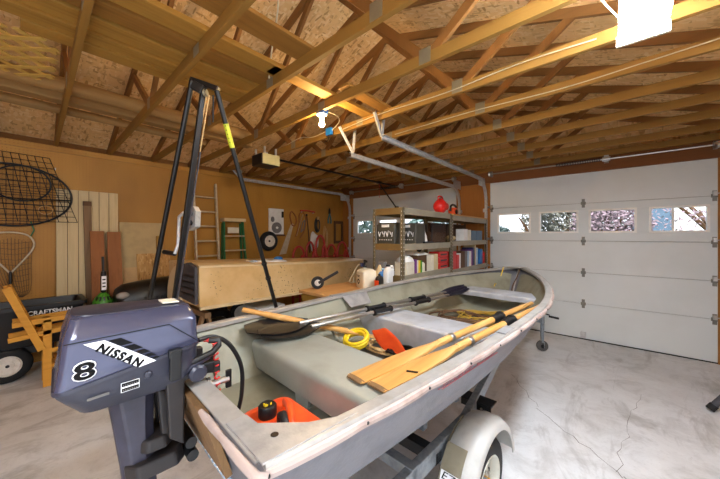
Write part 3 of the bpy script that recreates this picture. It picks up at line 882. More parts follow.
# orange fuel tank in the stern
t = thing('fuel_tank', 'orange portable fuel tank with black cap inside the boat stern', 'fuel tank', W(.1, .36, .9))
TF = BF @ Matrix.Translation((-.02, .02, .018))
def rr(cx, cy, w, h, z, r=.05, n=4):
    pts = []
    for sx, sy, a0 in ((1, 1, 0), (-1, 1, 90), (-1, -1, 180), (1, -1, 270)):
        for k in range(n+1):
            a = R(a0+90*k/n); pts.append(Vector((cx+sx*(w/2-r)+r*math.cos(a), cy+sy*(h/2-r)+r*math.sin(a), z)))
    return pts
b = MB(TF)
b.loft([rr(.2, .33, .44, .25, .9), rr(.2, .33, .46, .27, .915), rr(.2, .33, .46, .27, .955), rr(.2, .33, .42, .23, .975), rr(.2, .33, .38, .19, .98)])
b.build('tank_body', 'orange', t, smooth=40)
b = MB(TF); b.tube([(.3, .29, .97), (.29, .29, 1.01), (.24, .32, 1.022), (.16, .36, 1.022), (.1, .38, 1.01), (.1, .38, .97)], .018, 10); b.build('carry_handle', 'orange', t, smooth=60)
b = MB(TF).lathe((.095, .29, .975), (0, 0, 1), [(.036, 0), (.04, .01), (.04, .05), (.035, .056), (.016, .056), (.016, .068), (.001, .069)], 24); b.build('cap', 'blackplastic', t, smooth=40)
b = MB(TF).box((.1, .287, 1.035), (.02, .035, .014)); b.build('cap_lever', 'yellow', t, bevel=.004)
b = MB(TF).tube([(.19, .3, .975), (.19, .3, 1.02), (.215, .295, 1.035), (.26, .28, 1.02), (.275, .28, .985)], .017, 10); b.build('fuel_fitting', 'brownmetal', t, smooth=60)
# orange red scoop, yellow ring, tangled line
t = thing('bailing_scoop', 'orange red plastic scoop standing up between the seats of the boat', 'scoop', W(-.05, 1.4, .9))
b = MB(BF); rings = []
for k in range(9):
    f = k/8; c = Vector((-.125+.11*f, 1.33+.1*f, 1.10-.19*f)); w = .035+.042*math.sin(PI*(.15+.7*f))
    ax = Vector((.75, .5, .25)).normalized(); nrm = Vector((-.45, -.75, .4)).normalized()
    rings.append([c+ax*w*math.cos(a)*1.0+nrm*(.022*math.sin(a)+.02*abs(math.cos(a))) for a in [2*PI*i/14 for i in range(14)]])
b.loft(rings); b.build('scoop_body', 'orange', t, smooth=60)
MB(BF).tube([(-.01, 1.42, .92), (.05, 1.47, .9), (.1, 1.5, .89)], .016, 8).build('handle', 'orange', t, smooth=60)
b = MB(BF)
for dz, rr_ in ((0, .098), (.018, .104), (.036, .1), (.02, .084)):
    b.tube([(-.33+rr_*math.cos(a), 1.27+rr_*.75*math.sin(a), .985+dz+.035*math.sin(a)) for a in [2*PI*k/28 for k in range(28)]], .0135, 8, closed=True)
tag(b.build('yellow_hose_coil', 'yellow', None, smooth=60), 'coil of yellow hose on the boat floor behind the stern seat', 'hose')
def tangle(name, c, rx, ry, n, r, m, lab, seed, zt=.05, cat='rope'):
    rnd = random.Random(seed); pts = []
    for i in range(n):
        a = i*.9+rnd.uniform(-.5, .5); q = rnd.uniform(.5, 1)
        pts.append(W(c[0]+rx*q*math.cos(a), c[1]+ry*q*math.sin(a), c[2]+rnd.uniform(0, zt)))
    return wire(name, pts, r, m, lab, cat)
tangle('dark_rope', (.02, 1.42, .915), .2, .12, 26, .009, 'dark', 'tangle of dark rope on the boat floor beside the orange scoop', 3)
tangle('tan_rope', (-.2, 1.42, .915), .2, .12, 22, .008, 'rope', 'loops of tan rope on the boat floor near the yellow hose', 4)
tangle('yellow_line', (.1, 2.75, .94), .32, .3, 46, .006, plain('yellow_line', (176, 140, 46), .7), 'tangled yellow line on the floor of the boat bow', 5, .05)
tangle('brown_rope', (-.1, 2.6, .94), .35, .3, 30, .009, 'brown', 'tangled brown rope on the floor of the boat bow', 6, .04)
wire('bow_line', [W(-.14, 3.95, 1.37), W(-.15, 3.9, 1.28), W(-.17, 3.82, 1.15), W(-.16, 3.7, 1.17), W(-.1, 3.5, 1.17)], .006, 'yellow', 'yellow line hanging down inside the boat bow')
wire('mooring_rope', [W(.05, 4.02, 1.36), W(.03, 3.95, 1.25), W(.0, 3.85, 1.12), W(.02, 3.8, 1.0)], .007, 'brown', 'dark cord hanging down inside the boat bow')
# ------------------------------------------------------------------ trailer
tr = thing('boat_trailer', 'galvanized boat trailer with light plastic fenders under the grey boat', 'boat trailer', W(0, 2.2, 0))
def tb(name, m, par=None, **k):
    def f(b): return b.build(name, m, par or tr, **k)
    return f
for s in (-1, 1):
    MB(BF).beam((s*.385, .35, .52), (s*.385, 1.62, .52), .05, .1).build('side_rail', 'tgalv', tr, bevel=.004)
    MB(BF).beam((s*.385, 1.6, .52), (s*.03, 3.6, .52), .05, .1).build('side_rail', 'tgalv', tr, bevel=.004)
    b = MB(BF).beam((s*.24, .25, .835), (s*.22, 2.3, .855), .09, .04); b.build('bunk_board', 'greyrubber', tr, bevel=.006)
    for y in (.5, 1.3, 1.75): MB(BF).bx(s*.24-.03, s*.24+.03, y-.025, y+.025, .56, .815).build('bunk_bracket', 'tgalv', tr, bevel=.003)
for y in (.42, .98):
    MB(BF).beam((-.41, y, .545), (.41, y, .545), .06, .06).build('cross_member', 'tgalv', tr, bevel=.003)
MB(BF).beam((-.41, 1.22, .5), (.41, 1.22, .5), .07, .07).build('cross_member', 'dark', tr, bevel=.003)
MB(BF).beam((-.58, 1.5, .27), (.58, 1.5, .27), .055, .055).build('axle', 'tgalv', tr, bevel=.003)
MB(BF).beam((0, 3.5, .5), (0, 5.25, .5), .08, .08).build('tongue', 'tgalv', tr, bevel=.004)
# black step bracket by the fender
b = MB(BF).bx(.24, .47, 1.86, 1.98, .535, .55); b.bx(.24, .47, 1.86, 1.868, .49, .535)
k = b.build('step_bracket', 'dark', tr, bevel=.003)
for x in (.33, .40): MB(BF).cyl((x, 1.86, .512), (x, 1.855, .512), .009, n=8).build('bolt', 'steel', k)
# wheels and fenders
WY, WZ, WR = 1.52, .268, .268
def wheel(s):
    xo = s*.59; wv = .125; a = Vector((s, 0, 0)); c = Vector((xo-s*wv/2, WY, WZ))
    w = MB(BF).lathe(c, a, [(.155, -wv/2), (.2, -wv/2-.002), (.245, -wv/2+.008), (.262, -wv/2+.03), (.268, -.02), (.268, .02), (.262, wv/2-.03), (.245, wv/2-.008), (.2, wv/2+.002), (.158, wv/2), (.15, wv/2-.02), (.15, -wv/2+.02)], 48, True).build('wheel', 'rubber', tr, smooth=50)
    r = MB(BF).lathe(c, a, [(.15, -wv/2), (.156, -wv/2+.004), (.15, -wv/2+.02), (.14, -.01), (.14, .03), (.15, wv/2-.02), (.163, wv/2-.004), (.16, wv/2+.004), (.148, wv/2-.006), (.135, .012), (.115, .004), (.09, .02), (.06, .026), (.0005, .026), (.0005, .016), (.06, .016), (.09, .01), (.115, -.006), (.132, -.01)], 48, True)
    rm = r.build('rim', 'olivegrey', w, smooth=35)
    b = MB(BF)
    for i in range(8):
        q = 2*PI*i/8; b.cyl(c+Vector((s*.0135, .105*math.cos(q), .105*math.sin(q))), c+Vector((s*.0105, .105*math.cos(q), .105*math.sin(q))), .014, n=12)
    b.build('vent_holes', 'dark', w) if False else b.bm.free()
    for i in range(8):
        q = 2*PI*i/8
        MB(BF).cyl(c+Vector((s*.010, .112*math.cos(q), .112*math.sin(q))), c+Vector((s*.0155, .112*math.cos(q), .112*math.sin(q))), .013, n=12).build('vent_hole', 'dark', w)
    MB(BF).lathe(c+Vector((s*.026, 0, 0)), a, [(.03, 0), (.03, .03), (.026, .038), (.001, .039)], 20).build('hub_cap', 'brass', w, smooth=40)
    for i in range(5):
        q = 2*PI*(i+.25)/5
        MB(BF).cyl(c+Vector((s*.024, .062*math.cos(q), .062*math.sin(q))), c+Vector((s*.042, .062*math.cos(q), .062*math.sin(q))), .009, n=6).build('lug_nut', 'steel', w)
M['olivegrey'] = plain('rim_grey', (182, 180, 168), .45, .2, (160, 156, 142), 8)
def fender(s):
    xi, xo = .43, .63; n = 22; b = MB(BF); rings = []
    for k in range(n+1):
        a = R(8+164*k/n)          # 0 forward
        cy, cz = math.cos(a), math.sin(a)
        def pt(x, r): return Vector((s*x, WY+cy*r, WZ+.01+cz*r))
        r0 = .36
        rings.append([pt(xi, r0-.06), pt(xi, r0-.012), pt(xi+.012, r0), pt(xi+.05, r0+.006), pt(xi+.065, r0+.014), pt(xo-.055, r0+.014), pt(xo-.035, r0+.003), pt(xo-.01, r0-.006), pt(xo, r0-.022), pt(xo, r0-.05), pt(xo-.006, r0-.05), pt(xo-.008, r0-.024), pt(xo-.03, r0-.012), pt(xi+.02, r0-.012), pt(xi+.008, r0-.022), pt(xi+.006, r0-.06)])
    b.loft(rings); f = b.build('fender', 'fender', tr, smooth=45)
    # dark skirt on the aft inner side with its decal plate
    b = MB(BF); P = []
    for k in range(9):
        a = R(92+80*k/8); P.append(Vector((s*(xi-.006), WY+math.cos(a)*.357, WZ+.01+math.sin(a)*.357)))
    P += [Vector((s*(xi-.006), WY-.36, WZ-.02)), Vector((s*(xi-.006), WY-.36, WZ+.02)), Vector((s*(xi-.006), WY-.05, WZ+.25))]
    for i in range(8, -1, -1): pass
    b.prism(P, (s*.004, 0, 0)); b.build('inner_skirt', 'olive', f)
    a0, a1 = R(140), R(175)
    b = MB(BF); rg = []
    for k in range(10):
        a = R(128+50*k/9); r = .377
        rg.append([Vector((s*x, WY+math.cos(a)*rr_, WZ+.01+math.sin(a)*rr_)) for x, rr_ in ((xi+.005, r-.006), (xo-.075, r-.006), (xo-.075, r), (xi+.005, r))])
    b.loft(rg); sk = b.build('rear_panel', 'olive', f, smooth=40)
    if s > 0:
        def q(x, a, r=.3785): a = R(a); return Vector((x, WY+math.cos(a)*r, WZ+.01+math.sin(a)*r))
        b = MB(BF); rg = []
        for k in range(5):
            a = 150+12*k/4
            rg.append([q(xi+.012, a, .3775), q(xo-.083, a, .3775), q(xo-.083, a, .3785), q(xi+.012, a, .3785)])
        b.loft(rg); st = b.build('sticker', 'decalw', f, smooth=40)
        lettering('sticker_letters', 'EZ', q(xi+.022, 156, .3805), q(xo-.095, 156, .3805)-q(xi+.022, 156, .3805), q(xi+.022, 150.5, .3805)-q(xi+.022, 156, .3805), 'decalk', f, BF, .2)
        b = MB(BF)
        for a in (158, 160): b.beam(q(xi+.02, a, .379), q(xo-.09, a, .379), .003, .002)
        b.build('sticker_lines', 'decalk', f)
for s in (-1, 1): wheel(s); fender(s)
# swivel jack at the tongue, winch post
jx = .1
j = MB(BF).cyl((jx, 4.95, .12), (jx, 4.95, .72), .028).build('jack_tube', 'tgalv', tr, smooth=40)
b = MB(BF).cyl((jx, 4.95, .62), (jx, 4.95, .80), .034); b.cyl((jx, 4.95, .80), (jx, 4.95, .83), .028); b.build('jack_head', 'tgalv', j, smooth=40)
b = MB(BF).cyl((jx, 4.95, .6), (jx+.1, 4.95, .58), .01, n=10); b.cyl((jx+.09, 4.95, .56), (jx+.22, 4.95, .55), .016, n=10); b.build('jack_crank', 'dark', j)
MB(BF).bx(jx-.08, jx+.03, 4.93, 4.97, .44, .56).build('swivel_bracket', 'tgalv', j, bevel=.003)
b = MB(BF)
for dx in (-.035, .035): b.bx(jx+dx-.003, jx+dx+.003, 4.92, 4.98, .06, .15)
b.bx(jx-.038, jx+.038, 4.92, 4.98, .14, .15); b.build('caster_fork', 'tgalv', j)
MB(BF).lathe((jx, 4.95, .0845), (.5, -.86, 0), [(.001, -.028), (.06, -.028), (.08, -.022), (.084, 0), (.08, .022), (.06, .028), (.001, .028)], 28).build('jack_wheel', 'greyrubber', j, smooth=40)
MB(BF).cyl((jx+.013, 4.927, .0845), (jx+.017, 4.92, .0845), .03, n=18).build('wheel_hub', 'dark', j)
b = MB(BF).beam((0, 4.45, .5), (0, 4.38, 1.15), .07, .07, (0, 1, 0)); b.build('winch_post', 'tgalv', tr, bevel=.004)
b = MB(BF).bx(-.06, .06, 4.3, 4.42, 1.05, 1.2); b.build('winch', 'tgalv', tr, bevel=.01)
MB(BF).cyl((-.04, 4.26, 1.12), (.04, 4.26, 1.12), .045).build('bow_stop', 'rubber', tr, smooth=40)

# ------------------------------------------------------------------ outboard motor
om = thing('outboard_motor', 'slate blue outboard motor with a white stripe decal clamped to the transom', 'outboard motor', W(0, -.15, .35))
def sec(y0, y1, w0, w1, z0, z1, r=.03, n=4):
    """closed plan outline: width w0 at the aft end, w1 at the front, height from z0 aft to z1 at the front"""
    P = []
    for cx, cy, a0, wv in ((1, 1, 0, w1), (-1, 1, 90, w1), (-1, -1, 180, w0), (1, -1, 270, w0)):
        yc = (y1-r) if cy > 0 else (y0+r)
        for k in range(n+1):
            a = R(a0+90*k/n); x = cx*(wv-r)+r*math.cos(a); y = yc+r*math.sin(a)
            P.append(Vector((x, y, z0+(z1-z0)*(y-y0)/(y1-y0))))
    return P
cz = MB(BF)
cz.loft([sec(-.350, .014, .137, .130, 1.362, 1.416, .025), sec(-.353, .016, .140, .133, 1.368, 1.422, .025), sec(-.347, .012, .139, .133, 1.40, 1.44, .025), sec(-.336, .008, .1385, .1385, 1.497, 1.505, .028),
         sec(-.333, .005, .1355, .134, 1.509, 1.515, .028), sec(-.322, -.002, .104, .088, 1.555, 1.545, .03), sec(-.316, -.008, .095, .08, 1.560, 1.549, .05), sec(-.29, -.03, .06, .05, 1.566, 1.554, .04)])
cowl = cz.build('cowl', 'cowl', om, smooth=28)
MB(BF).loft([sec(-.318, -.0075, .094, .079, 1.5565, 1.547, .05), sec(-.315, -.009, .092, .077, 1.5635, 1.5515, .05), sec(-.29, -.03, .06, .05, 1.5685, 1.5565, .04)]).build('cowl_top_panel', 'cowl2', cowl, smooth=40)
MB(BF).box((.03, -.06, 1.562), (.07, .05, .004), Matrix.Rotation(-.04, 3, 'X')).build('sticker', 'offwhite', cowl)
# seam strip and lower casing
MB(BF).loft([sec(-.357, .02, .143, .138, 1.352, 1.408, .045), sec(-.358, .021, .144, .139, 1.356, 1.412, .045), sec(-.357, .02, .143, .138, 1.366, 1.421, .045)]).build('seam_strip', 'cowl2', om, smooth=30)
MB(BF).loft([sec(-.30, -.02, .10, .10, 1.272, 1.272, .04), sec(-.335, .0, .125, .125, 1.318, 1.306, .05), sec(-.350, .014, .137, .134, 1.342, 1.35, .045), sec(-.353, .016, .140, .135, 1.353, 1.408, .045)]).build('lower_casing', 'cowl2', om, smooth=30)
# decals on the starboard side
XS = .1405
def cs(y, z):
    # side plane of the cowl: z 1.37..1.50
    return Vector((.1416+.0, y, z))
def plate(name, pts, m, th=.0008, par=None, x=None):
    P = [Vector((x if x is not None else .1416, y, z)) for y, z in pts]
    return MB(BF).prism(P, (th, 0, 0)).build(name, m, par or cowl)
plate('white_band', [(-.293, 1.491), (-.247, 1.492), (-.119, 1.394), (-.166, 1.386)], 'decalw')
o_ = Vector((.1428, -.2690, 1.4655)); u_ = Vector((0, .102, -.0795)); v_ = Vector((0, .0175, .0195))
lettering('brand_name', 'NISSAN', o_, u_, v_, 'decalk', cowl, BF, 0, .05, .0006, 1.2)
# black slanted bars above the band
for i, (f0, f1, h) in enumerate(((.03, .27, .031), (.32, .5, .028), (.56, .69, .024), (.75, .84, .02), (.895, .955, .016))):
    A = Vector((-.243, 1.491)); B = Vector((-.119, 1.397)); n = Vector((.026, .0)).normalized()
    p, q = A.lerp(B, f0), A.lerp(B, f1)
    plate('black_bar', [(p.x, p.y), (q.x, q.y), (q.x+h*.95, q.y+.002), (p.x+h*.95, min(p.y+.002, 1.4945))], 'decalk')
o_ = Vector((.1418, -.317, 1.386)); 
lettering('numeral_outline', '8', o_, Vector((0, .053, .002)), Vector((0, .0, .057)), 'decalw', cowl, BF, 0, .05, .0006)
lettering('numeral', '8', o_+Vector((.0008, .0032, .0035)), Vector((0, .0465, .002)), Vector((0, 0, .0495)), 'decalk', cowl, BF, 0, .02, .0006)
# pinstripe
for p, q in (((-.333, 1.4985), (-.082, 1.5035)), ((-.082, 1.5035), (.008, 1.424))):
    MB(BF).beam((.1408, p[0], p[1]), (.1408 if q[0] < 0 else .1375, q[0], q[1]), .0022, .003, (1, 0, 0)).build('pinstripe', 'decalk', cowl)
o_ = Vector((.143, -.09, 1.43))
lettering('small_print', 'OVERHEAD', Vector((.1412, -.125, 1.4075)), Vector((0, .04, .004)), Vector((0, 0, .0035)), 'decalw', cowl, BF, 0, 0, .0004) if False else None
k = plate('spec_label', [(-.209, 1.3195), (-.163, 1.3215), (-.163, 1.350), (-.209, 1.3485)], 'decalw', .001, om, .1375)
plate('spec_label_top', [(-.2075, 1.336), (-.1645, 1.3375), (-.1645, 1.3488), (-.2075, 1.3473)], 'decalk', .0014, om, .1375)
plate('spec_label_bottom', [(-.2075, 1.321), (-.1645, 1.3228), (-.1645, 1.333), (-.2075, 1.3315)], 'decalk', .0014, om, .1375)
for i in range(7):
    y = -.2045+.0055*i
    plate('label_mark', [(y, 1.3387), (y+.0028, 1.3386), (y+.0028, 1.3425), (y, 1.3423)], 'greyrubber', .0018, om, .1375)
    plate('label_mark', [(y, 1.3235), (y+.003, 1.3237), (y+.003, 1.3275), (y, 1.3273)], 'greyrubber', .0018, om, .1375)
plate('worn_script', [(-.285, 1.324), (-.236, 1.3265), (-.236, 1.3335), (-.285, 1.331)], 'greyrubber', .001, om, .1372)
MB(BF).ball((.138, -.14, 1.352), .012, 14, (.5, 1, 1)).build('plug', 'cowl2', om, smooth=60)
# latch
b = MB(BF).bx(.139, .158, -.083, -.05, 1.315, 1.41); b.bx(.136, .156, -.086, -.047, 1.39, 1.418); b.build('cowl_latch', 'blackplastic', om, bevel=.003)
# midsection leg
def legsec(z, y0, y1, w, wf=None):
    wf = wf or w*.6
    return [Vector((x, y, z)) for x, y in ((-w*.5, y0), (w*.5, y0), (w, y0+.03), (w, y1-.03), (wf, y1), (-wf, y1), (-w, y1-.03), (-w, y0+.03))]
MB(BF).loft([legsec(1.285, -.235, -.105, .062), legsec(1.15, -.215, -.105, .058), legsec(1.0, -.195, -.10, .052), legsec(.8, -.175, -.085, .045), legsec(.62, -.165, -.06, .032)]).build('leg', 'legm', om, bevel=.006, smooth=30)
# bracket shields, swivel, cross tubes
MB(BF).loft([legsec(1.10, -.16, -.05, .075), legsec(1.055, -.16, -.045, .078)]).build('mount_cover', 'brownmetal', om, bevel=.008)
MB(BF).loft([legsec(1.03, -.19, -.02, .08), legsec(.975, -.185, -.01, .082)]).build('lower_mount_cover', 'brownmetal', om, bevel=.008)
for z, y in ((1.04, .0), (.99, .005)): MB(BF).cyl((-.09, y, z), (.09, y, z), .02, n=14).build('cross_tube', 'blackplastic', om)
b = MB(BF).prism([(.03, -.10, 1.26), (.03, -.01, 1.23), (.03, -.04, 1.07), (.03, -.085, 1.07)], (.035, 0, 0)); b.prism([(-.065, -.10, 1.26), (-.065, -.01, 1.23), (-.065, -.04, 1.07), (-.065, -.085, 1.07)], (.035, 0, 0)); b.build('swivel_bracket', 'brownmetal', om, bevel=.006)
for s in (-1, 1):
    b = MB(BF).prism([(s*.085, -.075, 1.1), (s*.085, -.03, 1.06), (s*.085, -.028, 1.285), (s*.085, .05, 1.285), (s*.085, .095, 1.275), (s*.085, .095, 1.32), (s*.085, -.03, 1.345), (s*.085, -.085, 1.30)], (s*.028, 0, 0))
    b.build('clamp_bracket', 'brownmetal', om, bevel=.006)
    b = MB(BF).cyl((s*.098, .055, 1.235), (s*.098, .13, 1.235), .012, n=10); b.cyl((s*.098, .05, 1.235), (s*.098, .06, 1.235), .028, n=16); b.build('clamp_screw', 'steel', om)
    MB(BF).beam((s*.098, .13, 1.20), (s*.098, .13, 1.27), .012, .022, (0, 1, 0)).build('clamp_handle', 'blackplastic', om, bevel=.003)
MB(BF).lathe((.115, .01, 1.305), (1, 0, 0), [(.001, 0), (.03, 0), (.03, .018), (.022, .026), (.001, .026)], 20).build('tilt_knob', 'cowl2', om, smooth=40)
# tiller arm folded beside, grip and shift lever
MB(BF).tube([(.09, -.06, 1.335), (.12, .0, 1.35), (.125, .06, 1.365), (.12, .085, 1.385), (.11, .09, 1.40), (.10, .055, 1.405)], .0115, 10).build('tiller_handle', 'blackplastic', om, smooth=60)
MB(BF).tube([(.10, -.1, 1.315), (.11, -.02, 1.325), (.115, .05, 1.355)], .014, 10).build('tiller_arm', 'legm', om, smooth=60)
b = MB(BF).bx(.05, .12, .02, .07, 1.29, 1.33); b.build('throttle_block', 'blackplastic', om, bevel=.006)
def spl(pts, k=8):
    P = [Vector(p) for p in pts]; out = []
    for i in range(len(P)-1):
        p0, p1, p2, p3 = P[max(i-1, 0)], P[i], P[i+1], P[min(i+2, len(P)-1)]
        for j in range(k):
            s = j/k; out.append(.5*((2*p1)+(p2-p0)*s+(2*p0-5*p1+4*p2-p3)*s*s+(3*p1-p0-3*p2+p3)*s**3))
    return out+[P[-1]]
MB(BF).tube(spl([(.10, .02, 1.415), (.09, .08, 1.41), (.09, .14, 1.36), (.09, .185, 1.26), (.09, .185, 1.14), (.06, .17, 1.0), (.05, .22, .92), (.1, .3, .93)]), .0085, 10).build('fuel_hose', 'blackplastic', om, smooth=60)
pts = [(.105, .06, 1.405)]
b = MB(BF); N = 150
ax = spl([(.09, .045, 1.41), (.105, .075, 1.395), (.105, .08, 1.34), (.105, .085, 1.25), (.105, .09, 1.17)], 38)
b.tube([p+Vector((.009*math.cos(i*.62), .009*math.sin(i*.62)*.9, .006*math.sin(i*.62))) for i, p in enumerate(ax)], .0027, 6)
b.build('coiled_lanyard', 'red', om, smooth=60)
# gearcase, propeller, skeg under the leg
b = MB(BF)
b.lathe((0, -.36, .47), (0, 1, 0), [(.001, 0), (.03, .01), (.042, .08), (.045, .2), (.038, .3), (.015, .36), (.001, .37)], 20)
b.build('gearcase', 'legm', om, smooth=60)
MB(BF).prism([(-.006, -.19, .45), (-.006, -.03, .45), (-.006, -.12, .3), (-.006, -.17, .3)], (.012, 0, 0)).build('skeg', 'legm', om)
MB(BF).loft([legsec(.63, -.165, -.06, .032), legsec(.48, -.17, -.05, .02)]).build('lower_leg', 'legm', om, smooth=30)
MB(BF).bx(-.08, .08, -.3, -.02, .615, .627).build('cavitation_plate', 'legm', om, bevel=.004)
for i in range(3):
    a = 2*PI*i/3
    d = Vector((math.cos(a), 0, math.sin(a))); n = Vector((-math.sin(a), .7, math.cos(a))).normalized()
    c = Vector((0, -.335, .47)); e = d.cross(n)
    MB(BF).loft([[c+d*r+n*w*math.cos(q)+e*.004*math.sin(q) for q in [2*PI*k/12 for k in range(12)]] for r, w in ((.03, .025), (.07, .045), (.1, .04), (.115, .015))]).build('propeller_blade', 'steel', om, smooth=60)
M['ladderalu'] = plain('ladder_aluminium', (206, 192, 164), .4, .4, (184, 168, 138), 12)
# ------------------------------------------------------------------ black tripod hoist
t = thing('tripod_hoist', 'tall black tripod hoist with winch standing left of the boat stern', 'hoist', (-2.85, 1.0, 0))
top = Vector((-2.26, .83, 2.9))
def leg(p, q, r, name, m='dark'): return MB().tube([p, q], r, 14).build(name, m, t, smooth=40)
leg((-2.27, .80, 2.9), (-3.55, .66, 0), .018, 'leg')
mast = MB().beam((-2.22, .86, 2.86), (-2.87, .72, 0), .036, .036, (0, 1, 0)); ms = mast.build('mast', 'greychannel' if False else 'dark', t, bevel=.004)
MB().beam((-2.245, .845, 2.4), (-2.845, .705, 0), .02, .006, (0, 1, 0)).build('mast_rail', 'greypad', ms)
leg((-2.14, .915, 2.83), (-2.77, 2.12, 0), .018, 'leg')
b = MB().beam((-2.29, .80, 2.915), (-2.13, .925, 2.84), .04, .035); b.beam((-2.26, .80, 2.87), (-2.21, .85, 2.83), .035, .06); b.build('head_bracket', 'dark', t, bevel=.005)
MB().lathe((-2.19, .86, 2.81), (.6, .5, 0), [(.008, -.01), (.024, -.01), (.018, 0), (.024, .01), (.008, .01)], 20).build('pulley', 'steelgrey', t, smooth=40)
for a, c in (((-2.2, .87, 2.8), (-2.5, .85, 2.0)), ((-2.18, .88, 2.8), (-2.47, .86, 2.0))): MB().cyl(a, c, .005, n=8).build('hoist_rope', 'rope', t)
MB().tube([(-2.16, .9, 2.8), (-2.19, .91, 2.62)], .006, 8).build('rope_end', 'dark', t)
b = MB()
c = Vector((-2.50, .85, 1.93))
b.prism([c+Vector(v) for v in ((0, 0, -.09), (.09, .02, -.06), (.1, .02, .06), (.06, .015, .1), (0, 0, .06))], (-.03, .05, 0)); b.build('winch_plate', 'galv', t, bevel=.004)
for dz in (-.03, .04): MB().cyl(c+Vector((.05, .005, dz)), c+Vector((.055, -.012, dz)), .02, n=14).build('winch_bolt', 'dark', t)
b = MB().tube([c+Vector((-.02, -.02, .05)), c+Vector((-.09, -.03, .02)), c+Vector((-.12, -.03, -.2)), c+Vector((-.13, -.05, -.27))], .013, 8); b.build('winch_crank', 'galv', t, smooth=50)
MB().cyl(c+Vector((-.13, -.05, -.27)), c+Vector((-.28, -.08, -.26)), .018, n=12).build('crank_grip', 'blackplastic', t)
a_, b_ = Vector((-2.14, .915, 2.83)), Vector((-2.77, 2.12, 0))
p, q = a_.lerp(b_, .07), a_.lerp(b_, .125)
k = MB().tube([p, q], .0192, 14).build('warning_label', 'label_y', t, smooth=40)
n_ = Vector((.6, -.75, .2)).normalized()
for i in range(5):
    m_ = p.lerp(q, .15+.17*i)+n_*.0185
    MB().box(m_, (.01, .01, .008)).build('label_mark', 'decalk', k)
for f in (.45, .5): MB().tube([a_.lerp(b_, f), a_.lerp(b_, f+.006)], .024, 14).build('clamp_collar', 'dark', t, smooth=40)
for p in ((-3.55, .66, 0), (-2.77, 2.12, 0), (-2.87, .72, 0)): MB().lathe(p, (0, 0, 1), [(.06, 0), (.06, .02), (.03, .05), (.026, .12)], 18).build('foot', 'rubber', t, smooth=40)
p = a_.lerp(b_, .67)
MB().loft([[p+Vector((x*r, y*r, dz)) for x, y in ((-1, -1), (1, -1), (1, 1), (-1, 1))] for r, dz in ((.03, .06), (.04, -.02), (.06, -.12))]).build('lower_sleeve', 'dark', t, bevel=.004)

# ------------------------------------------------------------------ pegboard wall, left end: crab pot rings and landing net
X0 = XL+.005
t = thing('crab_pot', 'round black wire crab pot hanging flat on the wall at the left edge', 'crab pot', (X0, .05, 2.0))
def oval(cy, cz, ry, rz, r, name, m, par, x=.05, n=44):
    return MB().tube([(X0+x, cy+ry*math.cos(2*PI*k/n), cz+rz*math.sin(2*PI*k/n)) for k in range(n)], r, 8, True).build(name, m, par, smooth=60)
oval(-.07, 2.36, .58, .42, .013, 'outer_ring', 'dark', t, .06)
oval(.02, 2.52, .27, .24, .011, 'top_ring', 'dark', t, .12)
MB().tube([(X0+.1, -.5, 2.35), (X0+.1, .0, 2.31), (X0+.08, .5, 2.33)], .009, 8).build('cross_bar', 'dark', t)
b = MB()
for i in range(19):
    y = -.62+i*.062; hh = .42*math.sqrt(max(0, 1-((y+.07)/.58)**2))
    if hh > .05: b.cyl((X0+.05, y, 2.36-hh), (X0+.05, y, 2.36+hh), .0035, n=5)
for i in range(13):
    z = 1.97+i*.066; hh = .58*math.sqrt(max(0, 1-((z-2.36)/.42)**2))
    if hh > .05: b.cyl((X0+.05, -.07-hh, z), (X0+.05, -.07+hh, z), .0035, n=5)
b.build('wire_mesh', 'brownmetal', t)
MB().tube([(X0+.03, .1, 2.0), (X0+.04, .13, 1.88), (X0+.03, .1, 1.8)], .008, 6).build('green_tie', 'green', t)
oval(.24, 2.17, .07, .06, .005, 'bait_ring', 'rope', t, .08, 20)
t = thing('wire_grid', 'rectangular black wire grid hanging behind the round crab pot', 'wire grid', (X0, .1, 1.95))
b = MB(); A = [Vector((X0+.025, -.6, 2.95)), Vector((X0+.025, .28, 2.93)), Vector((X0+.2, .56, 2.0)), Vector((X0+.2, -.6, 2.0))]
for i in range(13):
    f = i/12; b.cyl(A[0].lerp(A[1], f), A[3].lerp(A[2], f), .0045, n=5)
for i in range(13):
    f = i/12; b.cyl(A[0].lerp(A[3], f), A[1].lerp(A[2], f), .0045, n=5)
b.build('mesh', 'dark', t)
t = thing('landing_net', 'long handled fishing landing net hanging under the crab pot', 'fishing net', (X0, -.1, .9))
pts = [(X0+.06, -.08, 1.3), (X0+.06, .0, 1.42), (X0+.06, .1, 1.58), (X0+.06, .13, 1.7), (X0+.06, .07, 1.81), (X0+.06, -.07, 1.85), (X0+.06, -.22, 1.83), (X0+.06, -.3, 1.72), (X0+.06, -.28, 1.58), (X0+.06, -.17, 1.42), (X0+.06, -.09, 1.3)]
MB().tube(spl(pts, 5), .011, 8).build('hoop', 'ladderalu', t, smooth=60)
MB().cyl((X0+.06, -.085, 1.32), (X0+.06, -.09, .75), .016, n=10).build('handle', 'blackplastic', t)
b = MB()
for i in range(13):
    y = -.27+i*.032; z1_ = 1.83-.6*abs(y+.08)**1.3*3
    b.tube(spl([(X0+.05, y, 1.78-.4*abs(y+.08)), (X0+.03, y*.9, 1.4), (X0+.03, y*.6+.03, 1.05), (X0+.02, .02, .95)], 3), .0025, 4)
for i in range(10):
    z = 1.72-i*.075; h_ = .19*(1-i/10*.75)
    b.tube([(X0+.035, -.07+i*.01-h_, z), (X0+.02, -.07+i*.01, z-.03), (X0+.035, -.07+i*.01+h_, z)], .0025, 4)
b.build('netting', 'netting', t)
tag(MB().tube([(X0, .34, 2.78), (X0+.03, .34, 2.77), (X0+.03, .34, 2.8)], .006, 6).build('wall_hook', 'steel', None), 'small metal hook on the wall right of the crab pot', 'hook')
